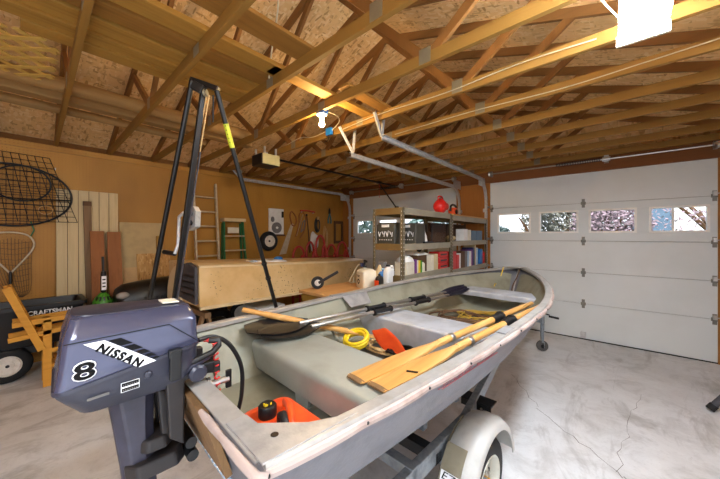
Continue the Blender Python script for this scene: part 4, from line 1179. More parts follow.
MB_ = None

# ------------------------------------------------------------------ boards leaning on the wall
def lean(name, y0, y1, h, th, out, m, lab, cat, grp=None, xo=0.0, bev=.004):
    """board leaning on the left wall: foot 'out' from the wall"""
    b = MB(); xt = X0+xo
    f = Vector((xt+out, 0, 0)); u = Vector((xt, 0, h)); 
    d = (u-f).normalized(); n = Vector((d.z, 0, -d.x))*th
    b.prism([(f.x, y0, f.z+.004), (f.x, y1, f.z+.004), (u.x, y1, u.z), (u.x, y0, u.z)], n)
    return tag(b.build(name, m, None, bevel=bev), lab, cat, grp)
t = thing('paneling_sheet', 'tall cream tongue and groove panel leaning on the wall', 'panel', (X0+.2, .7, 0))
for i in range(6):
    y = .345+i*.12; b = MB()
    f = Vector((X0+.09, 0, .004)); u = Vector((X0, 0, 2.50)); d = (u-f).normalized(); n = Vector((d.z, 0, -d.x))*.02
    b.prism([(f.x, y+.003, f.z), (f.x, y+.117, f.z), (u.x, y+.117, u.z), (u.x, y+.003, u.z)], n); b.build('plank', 'palewood', t, bevel=.003)
b = MB(); f = Vector((X0+.089, 0, .004)); u = Vector((X0-.001, 0, 2.49)); d = (u-f).normalized(); n = Vector((d.z, 0, -d.x))*.012
b.prism([(f.x, .35, f.z), (f.x, 1.06, f.z), (u.x, 1.06, u.z), (u.x, .35, u.z)], n); b.build('backing', 'brown', t)
b = MB().beam((X0+.16, .72, .0), (X0+.065, .68, 2.32), .09, .05, (1, 0, 0)); o = tag(b.build('scrap_post', 'greywood', None, bevel=.004), 'narrow grey post with a dark top leaning against the cream panel', 'post')
b = MB().box((X0+.066, .681, 2.30), (.055, .095, .07)); b.build('charred_end', 'brown', o)
lean('cedar_board', .70, .865, 1.87, .03, .42, 'cedar', 'reddish cedar board leaning left of the green trimmer', 'board', 'cedar boards', .13)
lean('cedar_board', .90, 1.07, 1.86, .03, .42, 'cedar', 'reddish cedar board leaning right of the green trimmer', 'board', 'cedar boards', .13)
lean('hardboard_sheet', 1.08, 1.70, 2.03, .012, .2, 'beigesheet', 'large smooth beige sheet leaning behind the cardboard and OSB sheets', 'sheet', None, .0)
lean('cardboard_sheet', 1.12, 1.33, 1.58, .012, .28, 'card', 'narrow tan cardboard sheet leaning left of the OSB sheet', 'sheet', None, .02)
lean('osb_sheet', 1.30, 1.80, 1.56, .012, .30, 'osb2', 'flaky OSB offcut leaning in front of the beige sheet', 'sheet', None, .04)
tag(MB().bx(X0+.06, X0+.1, 1.585, 1.68, 1.562, 1.80).build('wood_offcut', 'boardY', None, bevel=.003), 'short yellow wood offcut standing on the OSB sheet', 'offcut')

# ------------------------------------------------------------------ ladders
def rungs_ladder(y0, y1, ztop, xf, lab):
    t = thing('straight_ladder', lab, 'ladder', ((xf+X0)/2, (y0+y1)/2, 0))
    f = lambda z: xf+(X0+.05-xf)*z/ztop
    for y in (y0, y1):
        MB().beam((f(0), y, .0), (f(ztop), y, ztop), .03, .075, (1, 0, 0)).build('rail', 'ladderalu', t, bevel=.004)
    z = .25
    while z < ztop-.1:
        MB().cyl((f(z), y0, z), (f(z), y1, z), .017, n=12).build('rung', 'ladderalu', t); z += .29
    return t
rungs_ladder(2.2, 2.62, 2.86, X0+.35, 'aluminium straight ladder leaning against the orange wall')
t = thing('step_ladder', 'green fibreglass step ladder folded against the wall', 'ladder', (X0+.2, 2.95, 0))
zt = 2.12
for s in (-1, 1):
    MB().beam((X0+.36, 2.95+s*.27, 0), (X0+.14, 2.95+s*.2, zt), .03, .075, (1, 0, 0)).build('front_rail', 'green', t, bevel=.004)
    MB().beam((X0+.12, 2.95+s*.25, 0), (X0+.06, 2.95+s*.19, zt-.05), .025, .05, (1, 0, 0)).build('rear_rail', 'green', t, bevel=.004)
for z in (.3, .6, .9, 1.2, 1.5, 1.8):
    x = X0+.36-.22*z/zt; w = .27-.07*z/zt
    MB().bx(x-.05, x+.05, 2.95-w, 2.95+w, z-.012, z+.012).build('step', 'ladderalu', t, bevel=.003)
MB().bx(X0+.05, X0+.24, 2.72, 3.18, zt-.02, zt+.05).build('top_cap', 'palewood', t, bevel=.008)
MB().bx(X0+.17, X0+.175, 2.82, 3.06, 1.86, 1.98).build('label_plate', 'offwhite', t)

# ------------------------------------------------------------------ black dump cart with white lettering
t = thing('dump_cart', 'black utility dump cart with white lettering by the left wall', 'cart', (-5.85, .0, 0))
def tubring(x0, x1, y0, y1, z, r=.05):
    P = []
    for sx, sy, a0 in ((1, 1, 0), (-1, 1, 90), (-1, -1, 180), (1, -1, 270)):
        for k in range(5):
            a = R(a0+90*k/4); P.append(Vector(((x1-r if sx > 0 else x0+r)+r*math.cos(a), (y1-r if sy > 0 else y0+r)+r*math.sin(a), z)))
    return P
cxA, cxB = -6.08, -5.5
MB().loft([tubring(cxA+.1, cxB-.1, -.75, .36, .40), tubring(cxA+.05, cxB-.06, -.82, .44, .42), tubring(cxA+.0, cxB-.0, -.92, .58, .88), tubring(cxA-.02, cxB+.03, -.95, .61, .885), tubring(cxA-.02, cxB+.03, -.95, .61, .93), tubring(cxA+.03, cxB-.02, -.9, .56, .93), tubring(cxA+.1, cxB-.1, -.78, .4, .46)]).build('tub', 'blackplastic', t, smooth=35)
o_ = Vector((-5.541, .045, .745)); 
lettering('maker_name', 'CRAFTSMAN', (-5.508, .06, .80), (0, .40, .0), (.004, 0, .062), 'decalw', t, None, 0, .03, .002)
for y, nm in ((-.08, 1), (-.68, 2)):
    w = MB().lathe((-5.62, y-.02, .215), (1, 0, 0), [(.11, -.05), (.17, -.05), (.205, -.03), (.215, 0), (.205, .03), (.17, .05), (.122, .052), (.11, .03)], 36, True).build('wheel', 'rubber', t, smooth=45)
    MB().lathe((-5.62, y-.02, .215), (1, 0, 0), [(.001, .0), (.11, .0), (.123, .05), (.114, .056), (.1, .03), (.06, .024), (.05, .04), (.001, .042)], 36).build('hub', 'hubwhite', w, smooth=40)
    MB().cyl((-5.579, y-.02, .215), (-5.57, y-.02, .215), .018, n=12).build('axle_end', 'dark', w)
MB().bx(-6.0, -5.66, -.6, .3, .3, .4).build('frame', 'dark', t)

# ------------------------------------------------------------------ yellow wooden folding chair
t = thing('folding_chair', 'yellow wooden folding deck chair standing in front of the black cart', 'chair', (-5.1, .4, 0))
cx_ = -5.15
def cb(p, q, w, h, name, m='chairwood', x=0., th=None): 
    return MB().beam((cx_+x, p[0], p[1]), (cx_+x, q[0], q[1]), h, w, (1, 0, 0)).build(name, m, t, bevel=.004)

# legs
for x, lab in ((0, None), (-.25, None)):
    cb((.215, 0), (.215, .80), .028, .075, 'leg', x=x)
    cb((-.06, .785), (1.02, .822), .028, .06, 'upper_rail', x=x)
    cb((-.09, .62), (.75, .70), .028, .055, 'lower_rail', x=x)
    cb((.26, .2), (.85, .27), .028, .11, 'seat_rail', x=x)
    cb((.86, 0), (.86, .80), .028, .075, 'leg', x=x)
cb((.25, .42), (.85, .5), .02, .05, 'brace', x=.0)
# slatted back frame leaning forward
for x in (0.02, -.27): cb((-.10, 1.22), (.17, .45), .028, .07, 'back_rail', x=x)
for i in range(7):
    f = (i+.3)/7; y = -.10+.27*f; z = 1.22-.77*f
    MB().box((cx_-.125, y, z), (.30, .022, .075), Matrix.Rotation(-.33, 3, 'X')).build('back_slat', 'chairwood', t, bevel=.003)
for i in range(6):
    MB().bx(cx_-.26, cx_, .28+i*.1, .35+i*.1, .29+i*.012, .31+i*.012).build('seat_slat', 'chairwood', t, bevel=.003)

# ------------------------------------------------------------------ green string trimmer, riding mower, push mower
t = thing('string_trimmer', 'green and black string trimmer standing upright between two cedar boards', 'trimmer', (-5.62, .78, 0))
MB().tube([(-5.62, .80, .02), (-5.62, .80, .9), (-5.64, .79, 1.5)], .016, 10).build('shaft', 'blackplastic', t, smooth=50)
MB().loft([rr(-5.62, .79, .17, .15, z, .05) if False else [Vector((-5.62+r*math.cos(2*PI*k/18), .79+r*math.sin(2*PI*k/18), z+.06)) for k in range(18)] for r, z in ((.05, .64), (.11, .66), (.125, .72), (.12, .80), (.085, .86), (.05, .90), (.035, .92))]).build('motor_cover', 'lime', t, smooth=50)
MB().loft([[Vector((-5.62+r*math.cos(2*PI*k/18), .79+r*math.sin(2*PI*k/18), z+.06)) for k in range(18)] for r, z in ((.13, .69), (.135, .72), (.13, .75))]).build('trim_band', 'blackplastic', t, smooth=50)
for a in range(5):
    q = -.9+.45*a; MB().beam((-5.62+.118*math.cos(q), .79+.118*math.sin(q), .83), (-5.62+.085*math.cos(q), .79+.085*math.sin(q), .93), .022, .012, (0, 0, 1)).build('vent_rib', 'blackplastic', t)
MB().loft([[Vector((-5.625+r*math.cos(2*PI*k/14), .795+r*math.sin(2*PI*k/14), z+.05)) for k in range(14)] for r, z in ((.022, .93), (.034, .95), (.034, 1.2), (.026, 1.24))]).build('grip', 'blackplastic', t, smooth=50)
MB().box((-5.588, .795, 1.12), (.004, .055, .2)).build('white_label', 'decalw', t)
for i in range(3): MB().box((-5.585, .795, 1.07+.05*i), (.003, .035, .018)).build('label_mark', 'decalk', t)
MB().lathe((-5.62, .80, 0), (0, 0, 1), [(.05, 0), (.06, .02), (.06, .06), (.03, .08)], 18).build('spool', 'blackplastic', t)

M['headlens'] = plain('headlight_lens', (150, 146, 140), .15, .3)
t = thing('riding_mower', 'black riding mower hood with a clear headlight behind the motor', 'lawn mower', (-5.5, 1.4, 0))
rings = []
for y, w_, zt_, zb_ in ((.90, .14, .90, .68), (.92, .21, .95, .64), (1.0, .24, 1.01, .62), (1.18, .25, 1.04, .6), (1.45, .26, 1.065, .6), (1.78, .26, 1.08, .6)):
    zt_ += .07
    rings.append([Vector((-5.52+w_*x, y, zb_+(zt_-zb_)*z)) for x, z in ((-1, 0), (-1, .55), (-.82, .85), (-.45, .98), (0, 1), (.45, .98), (.82, .85), (1, .55), (1, 0))])
MB().loft(rings).build('hood', 'dark', t, smooth=50)
b = MB(); b.ball((-5.31, .96, .95), .085, 16, (.45, .95, .6)); b.build('headlight', 'headlens', t, smooth=60)
for i in range(4): MB().bx(-5.262, -5.256, 1.2+.07*i, 1.24+.07*i, .72, .9).build('side_vent', 'dark', t)
for y, r in ((1.1, .19), (2.3, .26)):
    for x in (-5.3, -5.78):
        w = MB().lathe((x, y, r), (1, 0, 0), [(r*.5, -.06), (r*.9, -.06), (r, -.03), (r, .03), (r*.9, .06), (r*.5, .06)], 28, True).build('wheel', 'rubber', t, smooth=45)
        MB().lathe((x, y, r), (1, 0, 0), [(.001, -.03), (r*.52, -.05), (r*.52, .05), (.001, .03)], 24).build('hub', 'hubwhite', w, smooth=40)
MB().bx(-5.72, -5.36, 1.0, 2.5, .3, .6).build('body', 'dark', t, bevel=.03)
MB().tube([(-5.52, 1.78, 1.0), (-5.52, 1.95, 1.12)], .02, 10).build('steering_column', 'dark', t)
b = MB(); b.tube([(-5.52+.15*math.cos(a), 1.96+.08*math.sin(a), 1.14+.12*math.sin(a)) for a in [2*PI*k/24 for k in range(24)]], .014, 8, True); b.build('steering_wheel', 'blackplastic', t, smooth=60)
b = MB().bx(-5.7, -5.34, 2.15, 2.5, .62, .72); b.bx(-5.7, -5.34, 2.45, 2.55, .7, 1.0); b.build('seat', 'blackplastic', t, bevel=.03)

t = thing('tool_chest', 'low black tool chest on the floor under the beige hull', 'tool box', (-4.95, 2.56, 0))
MB().bx(-5.15, -4.75, 2.36, 2.78, 0, .20).build('body', 'dark', t, bevel=.008)
MB().bx(-5.16, -4.74, 2.35, 2.79, .202, .27).build('lid', 'dark', t, bevel=.01)
MB().bx(-4.742, -4.73, 2.5, 2.62, .15, .2).build('latch', 'steel', t)
t = thing('mower_wheel', 'small wheel with white hub standing on the black tool chest', 'wheel', (-4.95, 2.54, .27))
MB().lathe((-4.95, 2.54, .465), (1, -.2, 0), [(.13, -.04), (.17, -.045), (.192, -.02), (.192, .02), (.17, .045), (.13, .04)], 32, True).build('tire', 'rubber', t, smooth=45)
MB().lathe((-4.95, 2.54, .465), (1, -.2, 0), [(.001, -.02), (.08, -.02), (.135, -.038), (.135, .038), (.08, .02), (.03, .03), (.001, .03)], 28).build('hub', 'hubwhite', t, smooth=40)
def bin_(name, x0, x1, y0, y1, z0, z1, m, lab, cat, tp=.03):
    t = thing(name, lab, cat, ((x0+x1)/2, (y0+y1)/2, z0))
    o = MB().loft([tubring(x0+tp, x1-tp, y0+tp, y1-tp, z0, .03), tubring(x0, x1, y0, y1, z1, .03), tubring(x0-.012, x1+.012, y0-.012, y1+.012, z1, .03), tubring(x0-.012, x1+.012, y0-.012, y1+.012, z1+.02, .03)]).build('bin', m, t, smooth=35)
    return t
t = bin_('storage_tote', -4.6, -4.15, 2.42, 2.85, 0, .64, 'paleblue', 'pale blue plastic tote on the floor under the beige hull', 'tote')
MB().bx(-4.62, -4.13, 2.40, 2.87, .642, .68).build('lid', 'white', t, bevel=.01)
t = bin_('storage_tote', -4.1, -3.6, 3.3, 3.7, 0, .62, 'dark', 'dark plastic tote on the floor under the beige hull', 'tote')
for i, (y, z, r) in enumerate(((3.36, .68, .06), (3.45, .66, .05), (3.55, .69, .055))):
    tag(MB().ball((-3.8+.04*i, y, z), r, 12, (1, 1, .75)).build('crumpled_bag', 'white', None, smooth=60), ['left one of three crumpled white bags in the dark tote', 'middle one of three crumpled white bags in the dark tote', 'right one of three crumpled white bags in the dark tote'][i], 'bag', 'white bags in the dark tote')
t = thing('push_mower', 'dark push mower deck under the left end of the beige hull', 'lawn mower', (-4.55, 1.85, 0))
MB().loft([tubring(-4.85, -4.25, 1.65, 2.3, .1, .15), tubring(-4.83, -4.27, 1.67, 2.28, .26, .14), tubring(-4.7, -4.4, 1.8, 2.15, .3, .1)]).build('deck', 'dark', t, smooth=35)
MB().lathe((-4.55, 1.97, .3), (0, 0, 1), [(.14, 0), (.15, .1), (.14, .2), (.1, .25), (.05, .27), (.001, .27)], 24).build('engine', 'dark', t, smooth=40)
for x in (-4.87, -4.23):
    for y in (1.72, 2.22):
        w = MB().lathe((x, y, .1), (1, 0, 0), [(.06, -.025), (.1, -.02), (.1, .02), (.06, .025)], 24, True).build('wheel', 'rubber', t)
        MB().lathe((x, y, .1), (1, 0, 0), [(.001, -.02), (.062, -.02), (.062, .02), (.001, .02)], 20).build('hub', 'hubwhite', w)
MB().tube([(-4.8, 1.72, .2), (-4.8, 1.5, .72), (-4.3, 1.5, .72), (-4.3, 1.72, .2)], .012, 8).build('handle', 'dark', t)

# ------------------------------------------------------------------ upturned beige dinghy on sawhorses
t = thing('dinghy_hull', 'long beige upturned dinghy hull with mildew spots resting on sawhorses', 'dinghy', (-4.6, 3.2, .8))
rings = []
ND = 15
def dsec(f):
    y = 1.50+3.5*f
    wv = .6*(1-max(0, (f-.55)/.45)**2.2*.4)
    zb = .885-.03*min(1, f*2)
    zt = 1.43-.07*min(1, f*2)-.07*max(0, f-.5)*2
    return y, wv, zb, zt
for k in range(ND):
    y, wv, zb, zt = dsec(k/(ND-1)); c = -4.6
    rd = .05 if k else .05
    P = [(1.0, 0), (.985, .4), (.965, .75), (.955, .9), (.93, .96), (.87, 1.0), (.4, 1.02), (0, 1.03)]
    rings.append([Vector((c+wv*x, y, zb+(zt-zb)*z)) for x, z in P]+[Vector((c-wv*x, y, zb+(zt-zb)*z)) for x, z in P[-2::-1]])
M['speck'] = None
def dinghymat():
    m, nt, b = _nt('mildewed_gelcoat')
    v = coords(nt); n = noise(nt, v, 2.2, 4)
    c = ramp(nt, n, [rgb((196, 160, 104)), rgb((214, 182, 128)), rgb((224, 196, 146))], [.3, .5, .7])
    vo = nt.nodes.new('ShaderNodeTexVoronoi'); vo.inputs['Scale'].default_value = 26; nt.links.new(v, vo.inputs['Vector'])
    d = ramp(nt, vo.outputs[0], [(1, 1, 1, 1), (0, 0, 0, 1)], [.16, .24])
    mk = ramp(nt, noise(nt, v, 2.6, 2), [(0, 0, 0, 1), (1, 1, 1, 1)], [.52, .6])
    mul = nt.nodes.new('ShaderNodeMath'); mul.operation = 'MULTIPLY'; nt.links.new(d, mul.inputs[0]); nt.links.new(mk, mul.inputs[1])
    nt.links.new(mix(nt, mul.outputs[0], c, rgb((104, 78, 44))), b.inputs['Base Color'])
    b.inputs['Roughness'].default_value = .42
    return m
M['dinghymild'] = dinghymat()
MB().loft(rings).build('hull', 'dinghymild', t, smooth=35)
for s in (-1, 1):
    b = MB(); rg = []
    for k in range(ND):
        y, wv, zb, zt = dsec(k/(ND-1)); x = -4.6+s*wv
        rg.append([Vector((x-s*.02, y, zb-.03)), Vector((x+s*.03, y, zb-.03)), Vector((x+s*.03, y, zb+.005)), Vector((x-s*.02, y, zb+.012))])
    b.loft(rg); b.build('gunwale_flange', 'dinghyrim', t, smooth=35)
    rg = []
    for k in range(ND):
        y, wv, zb, zt = dsec(k/(ND-1)); x = -4.6+s*wv*.95
        rg.append([Vector((x-s*.03, y, zt-.035)), Vector((x+s*.012, y, zt-.04)), Vector((x+s*.012, y, zt-.02)), Vector((x-s*.03, y, zt-.005))])
    MB().loft(rg).build('chine_rail', 'dinghyrim', t, smooth=35)
b = MB().prism([(-4.62, 1.495, .95), (-4.03, 1.495, .92), (-4.05, 1.495, 1.40), (-4.25, 1.495, 1.45), (-4.62, 1.495, 1.4)], (0, -.04, 0))
b.build('motor_pad', 'greypad', t, bevel=.008)
for z in (1.02, 1.1, 1.18, 1.26): MB().bx(-4.6, -4.06, 1.447, 1.456, z, z+.02).build('pad_rib', 'dark', t)
# transom fin
b = MB(); P = [(-4.62, 1.50, .86)]
for k in range(9):
    a = PI/2+PI/2*k/8; P.append((-4.72+.48*math.cos(a)*1.0, 1.50, .92+.46*math.sin(a)))
P += [(-5.2, 1.50, .86)]
MB().prism(P, (0, -.02, 0)).build('transom', 'dinghyrim', t, bevel=.004)
def sawhorse(y, lab):
    t = thing('sawhorse', lab, 'sawhorse', (-4.6, y, 0), 'sawhorses under the dinghy')
    MB().bx(-5.15, -4.05, y-.04, y+.04, .72, .79).build('beam', 'greywood', t, bevel=.004)
    for x in (-5.05, -4.15):
        for s in (-1, 1): MB().beam((x, y+s*.24, 0), (x, y+s*.03, .73), .035, .09, (1, 0, 0)).build('leg', 'greywood', t, bevel=.003)
sawhorse(1.62, 'sawhorse under the end of the beige hull with the grey pad'); sawhorse(4.3, 'sawhorse under the far end of the beige hull')
# things lying on the upturned hull
t = thing('folded_tarp', 'folded white tarp with a blue end lying on the beige hull', 'tarp', (-4.3, 2.6, 1.37))
rg = []
for k in range(7):
    y = 2.30+.1*k; rg.append([Vector((-4.5, y, 1.372)), Vector((-4.12, y, 1.368)), Vector((-4.13, y, 1.40+.012*math.sin(k*1.9))), Vector((-4.3, y, 1.415+.014*math.cos(k*2.3))), Vector((-4.49, y, 1.4))])
MB().loft(rg).build('folded_cloth', 'white', t, smooth=60)
MB().ball((-4.28, 2.84, 1.415), .06, 14, (1.1, 1.3, .75)).build('blue_bundle', 'blue', t, smooth=60)
MB().ball((-4.2, 2.35, 1.405), .04, 12, (1.1, 1.6, .7)).build('blue_end', 'paleblue', t, smooth=60)
# small wheel on the crate (see below)

# ------------------------------------------------------------------ wooden crate with jugs
M['crateside'] = wood('crate_side', (146, 110, 40), (112, 80, 24), 1)
t = thing('wooden_crate', 'plain wooden crate beyond the port side of the boat carrying the jugs', 'crate', (-2.5, 2.68, 0))
MB().bx(-2.95, -2.08, 2.25, 3.12, 1.10, 1.135).build('top', 'cratewood', t, bevel=.004)
MB().bx(-2.92, -2.11, 2.28, 3.09, 0, 1.10).build('body', 'crateside', t, bevel=.004)
for z in (.3, .7, 1.02): MB().bx(-2.925, -2.105, 2.272, 2.28, z, z+.06).build('batten', 'crateside', t, bevel=.002)
t = thing('caster_wheel', 'small black wheel with white hub and bracket on the wooden crate', 'wheel', (-2.83, 2.45, 1.135))
w = MB().lathe((-2.83, 2.45, 1.215), (.8, -.6, 0), [(.04, -.022), (.075, -.022), (.08, 0), (.075, .022), (.04, .022)], 28, True).build('tyre', 'rubber', t, smooth=45)
MB().lathe((-2.83, 2.45, 1.215), (.8, -.6, 0), [(.001, -.016), (.042, -.02), (.042, .02), (.015, .026), (.001, .026)], 24).build('hub', 'hubwhite', t, smooth=40)
MB().beam((-2.80, 2.44, 1.215), (-2.70, 2.68, 1.34), .014, .035).build('bracket', 'brownmetal', t, bevel=.003)
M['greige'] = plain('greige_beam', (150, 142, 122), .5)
M['bluecard'] = plain('blue_grey_card', (92, 112, 130), .7)
def jug(x, y, z, w, dp, h, m, lab, capm, name='plastic_jug', neck=(.0, .0), cat='jug', capr=.026, handle=True, rot=0.):
    t = thing(name, lab, cat, (x, y, z))
    mt = Matrix.Translation((x, y, z)) @ Matrix.Rotation(rot, 4, 'Z')
    b = MB(mt)
    b.loft([tubring(-w/2*f, w/2*f, -dp/2*f, dp/2*f, hh, min(.03, w*f/3)) for f, hh in ((.94, 0), (1, .012), (1, h*.72), (.93, h*.8), (.6, h*.9))])
    b.build('body', m, t, smooth=40)
    nx, ny = neck
    MB(mt).loft([[Vector((nx+r*math.cos(2*PI*k/16), ny+r*math.sin(2*PI*k/16), hh)) for k in range(16)] for r, hh in ((.03, h*.86), (capr*.85, h*.94), (capr*.85, h*.96))]).build('neck', m, t, smooth=40)
    MB(mt).loft([[Vector((nx+r*math.cos(2*PI*k/16), ny+r*math.sin(2*PI*k/16), hh)) for k in range(16)] for r, hh in ((capr, h*.955), (capr, h*1.02), (capr*.85, h*1.03))]).build('cap', capm, t, smooth=40)
    if handle: MB(mt).tube(spl([(w*.1, dp*.2, h*.9), (w*.25, dp*.4, h*.97), (w*.42, dp*.42, h*.82), (w*.46, dp*.4, h*.55)], 5), .012, 8).build('handle', m, t, smooth=60)
    return t, mt
ZB = 1.135
t, mt = jug(-2.42, 2.92, ZB, .25, .2, .27, 'offwhite', 'square cream sprayer jug with dark printed emblem on the crate', 'blackplastic', neck=(-.06, 0), handle=False, rot=-.45)
b = MB(mt); b.lathe((-.03, -.1005, .085), (0, -1, 0), [(.018, 0), (.018, .0012), (.034, .0012), (.034, 0)], 24, True); b.build('emblem_ring', 'decalk', t)
for x, z, w_ in ((-.04, .16, .1), (-.03, .145, .07)): MB(mt).box((x, -.1005, z), (w_, .002, .008)).build('emblem_line', 'decalk', t)
MB(mt).tube(spl([(-.06, 0, .27), (-.06, 0, .32), (-.02, -.02, .345), (.06, -.03, .34)], 5), .016, 8).build('pump_head', 'blackplastic', t, smooth=60)
MB(mt).tube(spl([(-.06, 0, .3), (-.14, -.06, .28), (-.18, -.12, .15), (-.24, -.14, .06), (-.16, -.13, .05), (-.14, -.12, .12)], 6), .007, 8).build('spray_hose', 'wire', t, smooth=60)
MB(mt).box((-.1, -.02, .285), (.06, .05, .05)).build('spray_nozzle', 'navy', t, bevel=.008)
t, mt = jug(-2.22, 3.0, ZB, .09, .15, .25, 'blue', 'blue plastic jug standing behind the cream sprayer jug', 'paleblue', rot=.3)
t, mt = jug(-2.17, 2.86, ZB, .06, .11, .2, 'blackplastic', 'slim black bottle with orange label on the crate', 'blackplastic', name='bottle', cat='bottle', capr=.016, handle=False)
MB(mt).bx(-.0325, .0325, -.0565, -.055, .03, .13).build('label', 'orange', t)
t, mt = jug(-2.14, 3.0, ZB, .085, .14, .30, 'white', 'tall pale jug at the right end of the crate', 'blackplastic', rot=.1)
tag(MB().bx(-2.34, -2.24, 3.05, 3.11, ZB, ZB+.33).build('grey_box', 'grey', None, bevel=.003), 'tall grey box behind the jugs on the crate', 'box')
tag(MB().loft([[Vector((-2.26+r*math.cos(2*PI*k/16), 2.985+r*math.sin(2*PI*k/16), z)) for k in range(16)] for r, z in ((.055, ZB+.0), (.055, ZB+.2), (.05, ZB+.22), (.012, ZB+.3))]).build('cream_bottle', 'palewood', None, smooth=40), 'pale cream bottle with tapered neck in front of the tall grey box on the crate', 'bottle')

# ------------------------------------------------------------------ steel shelving
def shelving(y0, y1, zs, lab):
    x0, x1 = -2.475, -2.0
    t = thing('steel_shelving', lab, 'shelving', ((x0+x1)/2, (y0+y1)/2, 0), 'steel shelving units')
    for x in (x0, x1):
        for y in (y0, y1):
            sx = 1 if x == x0 else -1; sy = 1 if y == y0 else -1
            b = MB().bx(x, x+sx*.042, y, y+sy*.003, 0, zs[0]); b.bx(x, x+sx*.003, y, y+sy*.042, 0, zs[0])
            po = b.build('post', 'shelfpost', t)
            b = MB(); z = zs[0]-.05
            yo = y-sy*.0012; xo = x-sx*.0012
            while z > .9:
                b.bx(x+sx*.017, x+sx*.026, yo-.0004, yo+.0004, z-.008, z+.006); b.bx(xo-.0004, xo+.0004, y+sy*.017, y+sy*.026, z-.008, z+.006); z -= .05
            k = b.build('slots', 'hubwhite', po)
    for i, z in enumerate(zs):
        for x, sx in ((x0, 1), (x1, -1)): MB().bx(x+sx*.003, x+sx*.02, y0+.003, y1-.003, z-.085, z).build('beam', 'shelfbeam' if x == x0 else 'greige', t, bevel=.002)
        for y, sy in ((y0, 1), (y1, -1)): MB().bx(x0+.003, x1-.003, y+sy*.003, y+sy*.02, z-.085, z).build('beam', 'shelfbeam', t, bevel=.002)
        MB().bx(x0+.02, x1-.02, y0+.02, y1-.02, z-.028, z-.008).build('shelf_deck', 'shelfdeck', t)
    return t
Z1, Z2, Z3 = 2.16, 1.70, 1.30
shelving(3.12, 4.555, (Z1, Z2, Z3, .4), 'olive steel shelving unit nearer the camera, beside the port side of the boat')
shelving(4.575, 6.28, (Z1-.02, Z2+.02, 1.25, .4), 'steel shelving unit with wooden top shelf against the post between the doors')
tag(MB().bx(-2.49, -1.985, 4.59, 6.27, Z1-.02, Z1+.0).build('wood_shelf_board', 'cratewood', None, bevel=.003), 'pale wooden board lying on top of the farther shelving unit', 'board')
def bxo(name, x0, x1, y0, y1, z, h, m, lab, cat, grp=None, bev=.004):
    return tag(MB().bx(x0, x1, y0, y1, z, z+h).build(name, m, None, bevel=bev), lab, cat, grp)
def speaker(x, y, lab):
    t = thing('storage_case', lab, 'case', (x, y, Z2-.008), 'dark cases on the shelf')
    w_, d_, h_ = .30, .26, .285
    MB().loft([tubring(x-w_/2, x+w_/2, y-d_/2, y+d_/2, Z2-.008+z, .02) for z in (0, h_-.03)]+[tubring(x-w_/2+.02, x+w_/2-.02, y-d_/2+.02, y+d_/2-.02, Z2-.008+h_, .02)]).build('body', 'darkcase', t, smooth=40)
    MB().bx(x-.06, x+.06, y-d_/2-.003, y-d_/2, Z2+.215, Z2+.25).build('hand_hole', 'white', t, bevel=.001)
    b = MB(); rnd = random.Random(int(y*100))
    # chunky worn white emblem strokes
    for i in range(4):
        xx = x-.1+.062*i
        b.beam((xx-.018, y-d_/2-.002, Z2+.16), (xx+.004, y-d_/2-.002, Z2+.10+.02*(i % 2)), .003, .010, (1, 0, 0)); b.beam((xx+.024, y-d_/2-.002, Z2+.15+.01*(i % 3)), (xx+.004+.012*(i % 2), y-d_/2-.002, Z2+.09), .003, .009, (1, 0, 0))
    b.build('white_print', 'decalw', t)
    b = MB()
    for i in range(6): b.bx(x-.1+.037*i, x-.085+.037*i, y-d_/2-.003, y-d_/2, Z2+.045, Z2+.055)
    b.build('white_dots', 'decalw', t)
M['darkcase'] = plain('dark_grey_case', (62, 60, 52), .55)
speaker(-2.29, 3.28, 'dark grey case with white print at the near corner of the middle shelf')
speaker(-2.17, 3.60, 'dark grey case with white print behind the nearest one on the middle shelf')
t = thing('plastic_bag', 'white plastic bag between the dark cases and the glass tank', 'bag', (-2.15, 3.86, Z2-.008))
rg = []
for k in range(6):
    z = Z2-.008+.05*k; r = .085-.002*k*k; rg.append([Vector((-2.15+(r+.012*math.sin(3*a+k))*math.cos(a), 3.85+(r*.75+.012*math.cos(4*a+k))*math.sin(a), z)) for a in [2*PI*i/18 for i in range(18)]])
MB().loft(rg).build('bag_body', 'white', t, smooth=60)
t = thing('glass_tank', 'glass tank with brown contents on the middle shelf of the near unit', 'tank', (-2.23, 4.22, Z2-.008))
MB().bx(-2.40, -2.06, 3.98, 4.46, Z2, Z2+.16).build('brown_contents', 'brown', t, bevel=.004)
MB().bx(-2.41, -2.05, 3.97, 4.47, Z2-.008, Z2+.0).build('base', 'blackplastic', t)
for a in ((-2.41, -2.405, 3.97, 4.47), (-2.055, -2.05, 3.97, 4.47), (-2.41, -2.05, 3.97, 3.975), (-2.41, -2.05, 4.465, 4.47)): MB().bx(*a, Z2, Z2+.29).build('pane', 'glass', t)
b = MB()
for x in (-2.41, -2.045):
    for y in (3.965, 4.47): b.bx(x, x+.006, y, y+.006, Z2, Z2+.3)
b.build('corner_trim', 'blackplastic', t)
bxo('flat_case', -2.06, -1.99, 3.66, 3.92, Z2, .022, 'dark', 'flat black case at the shelf edge in front of the glass tank', 'case')
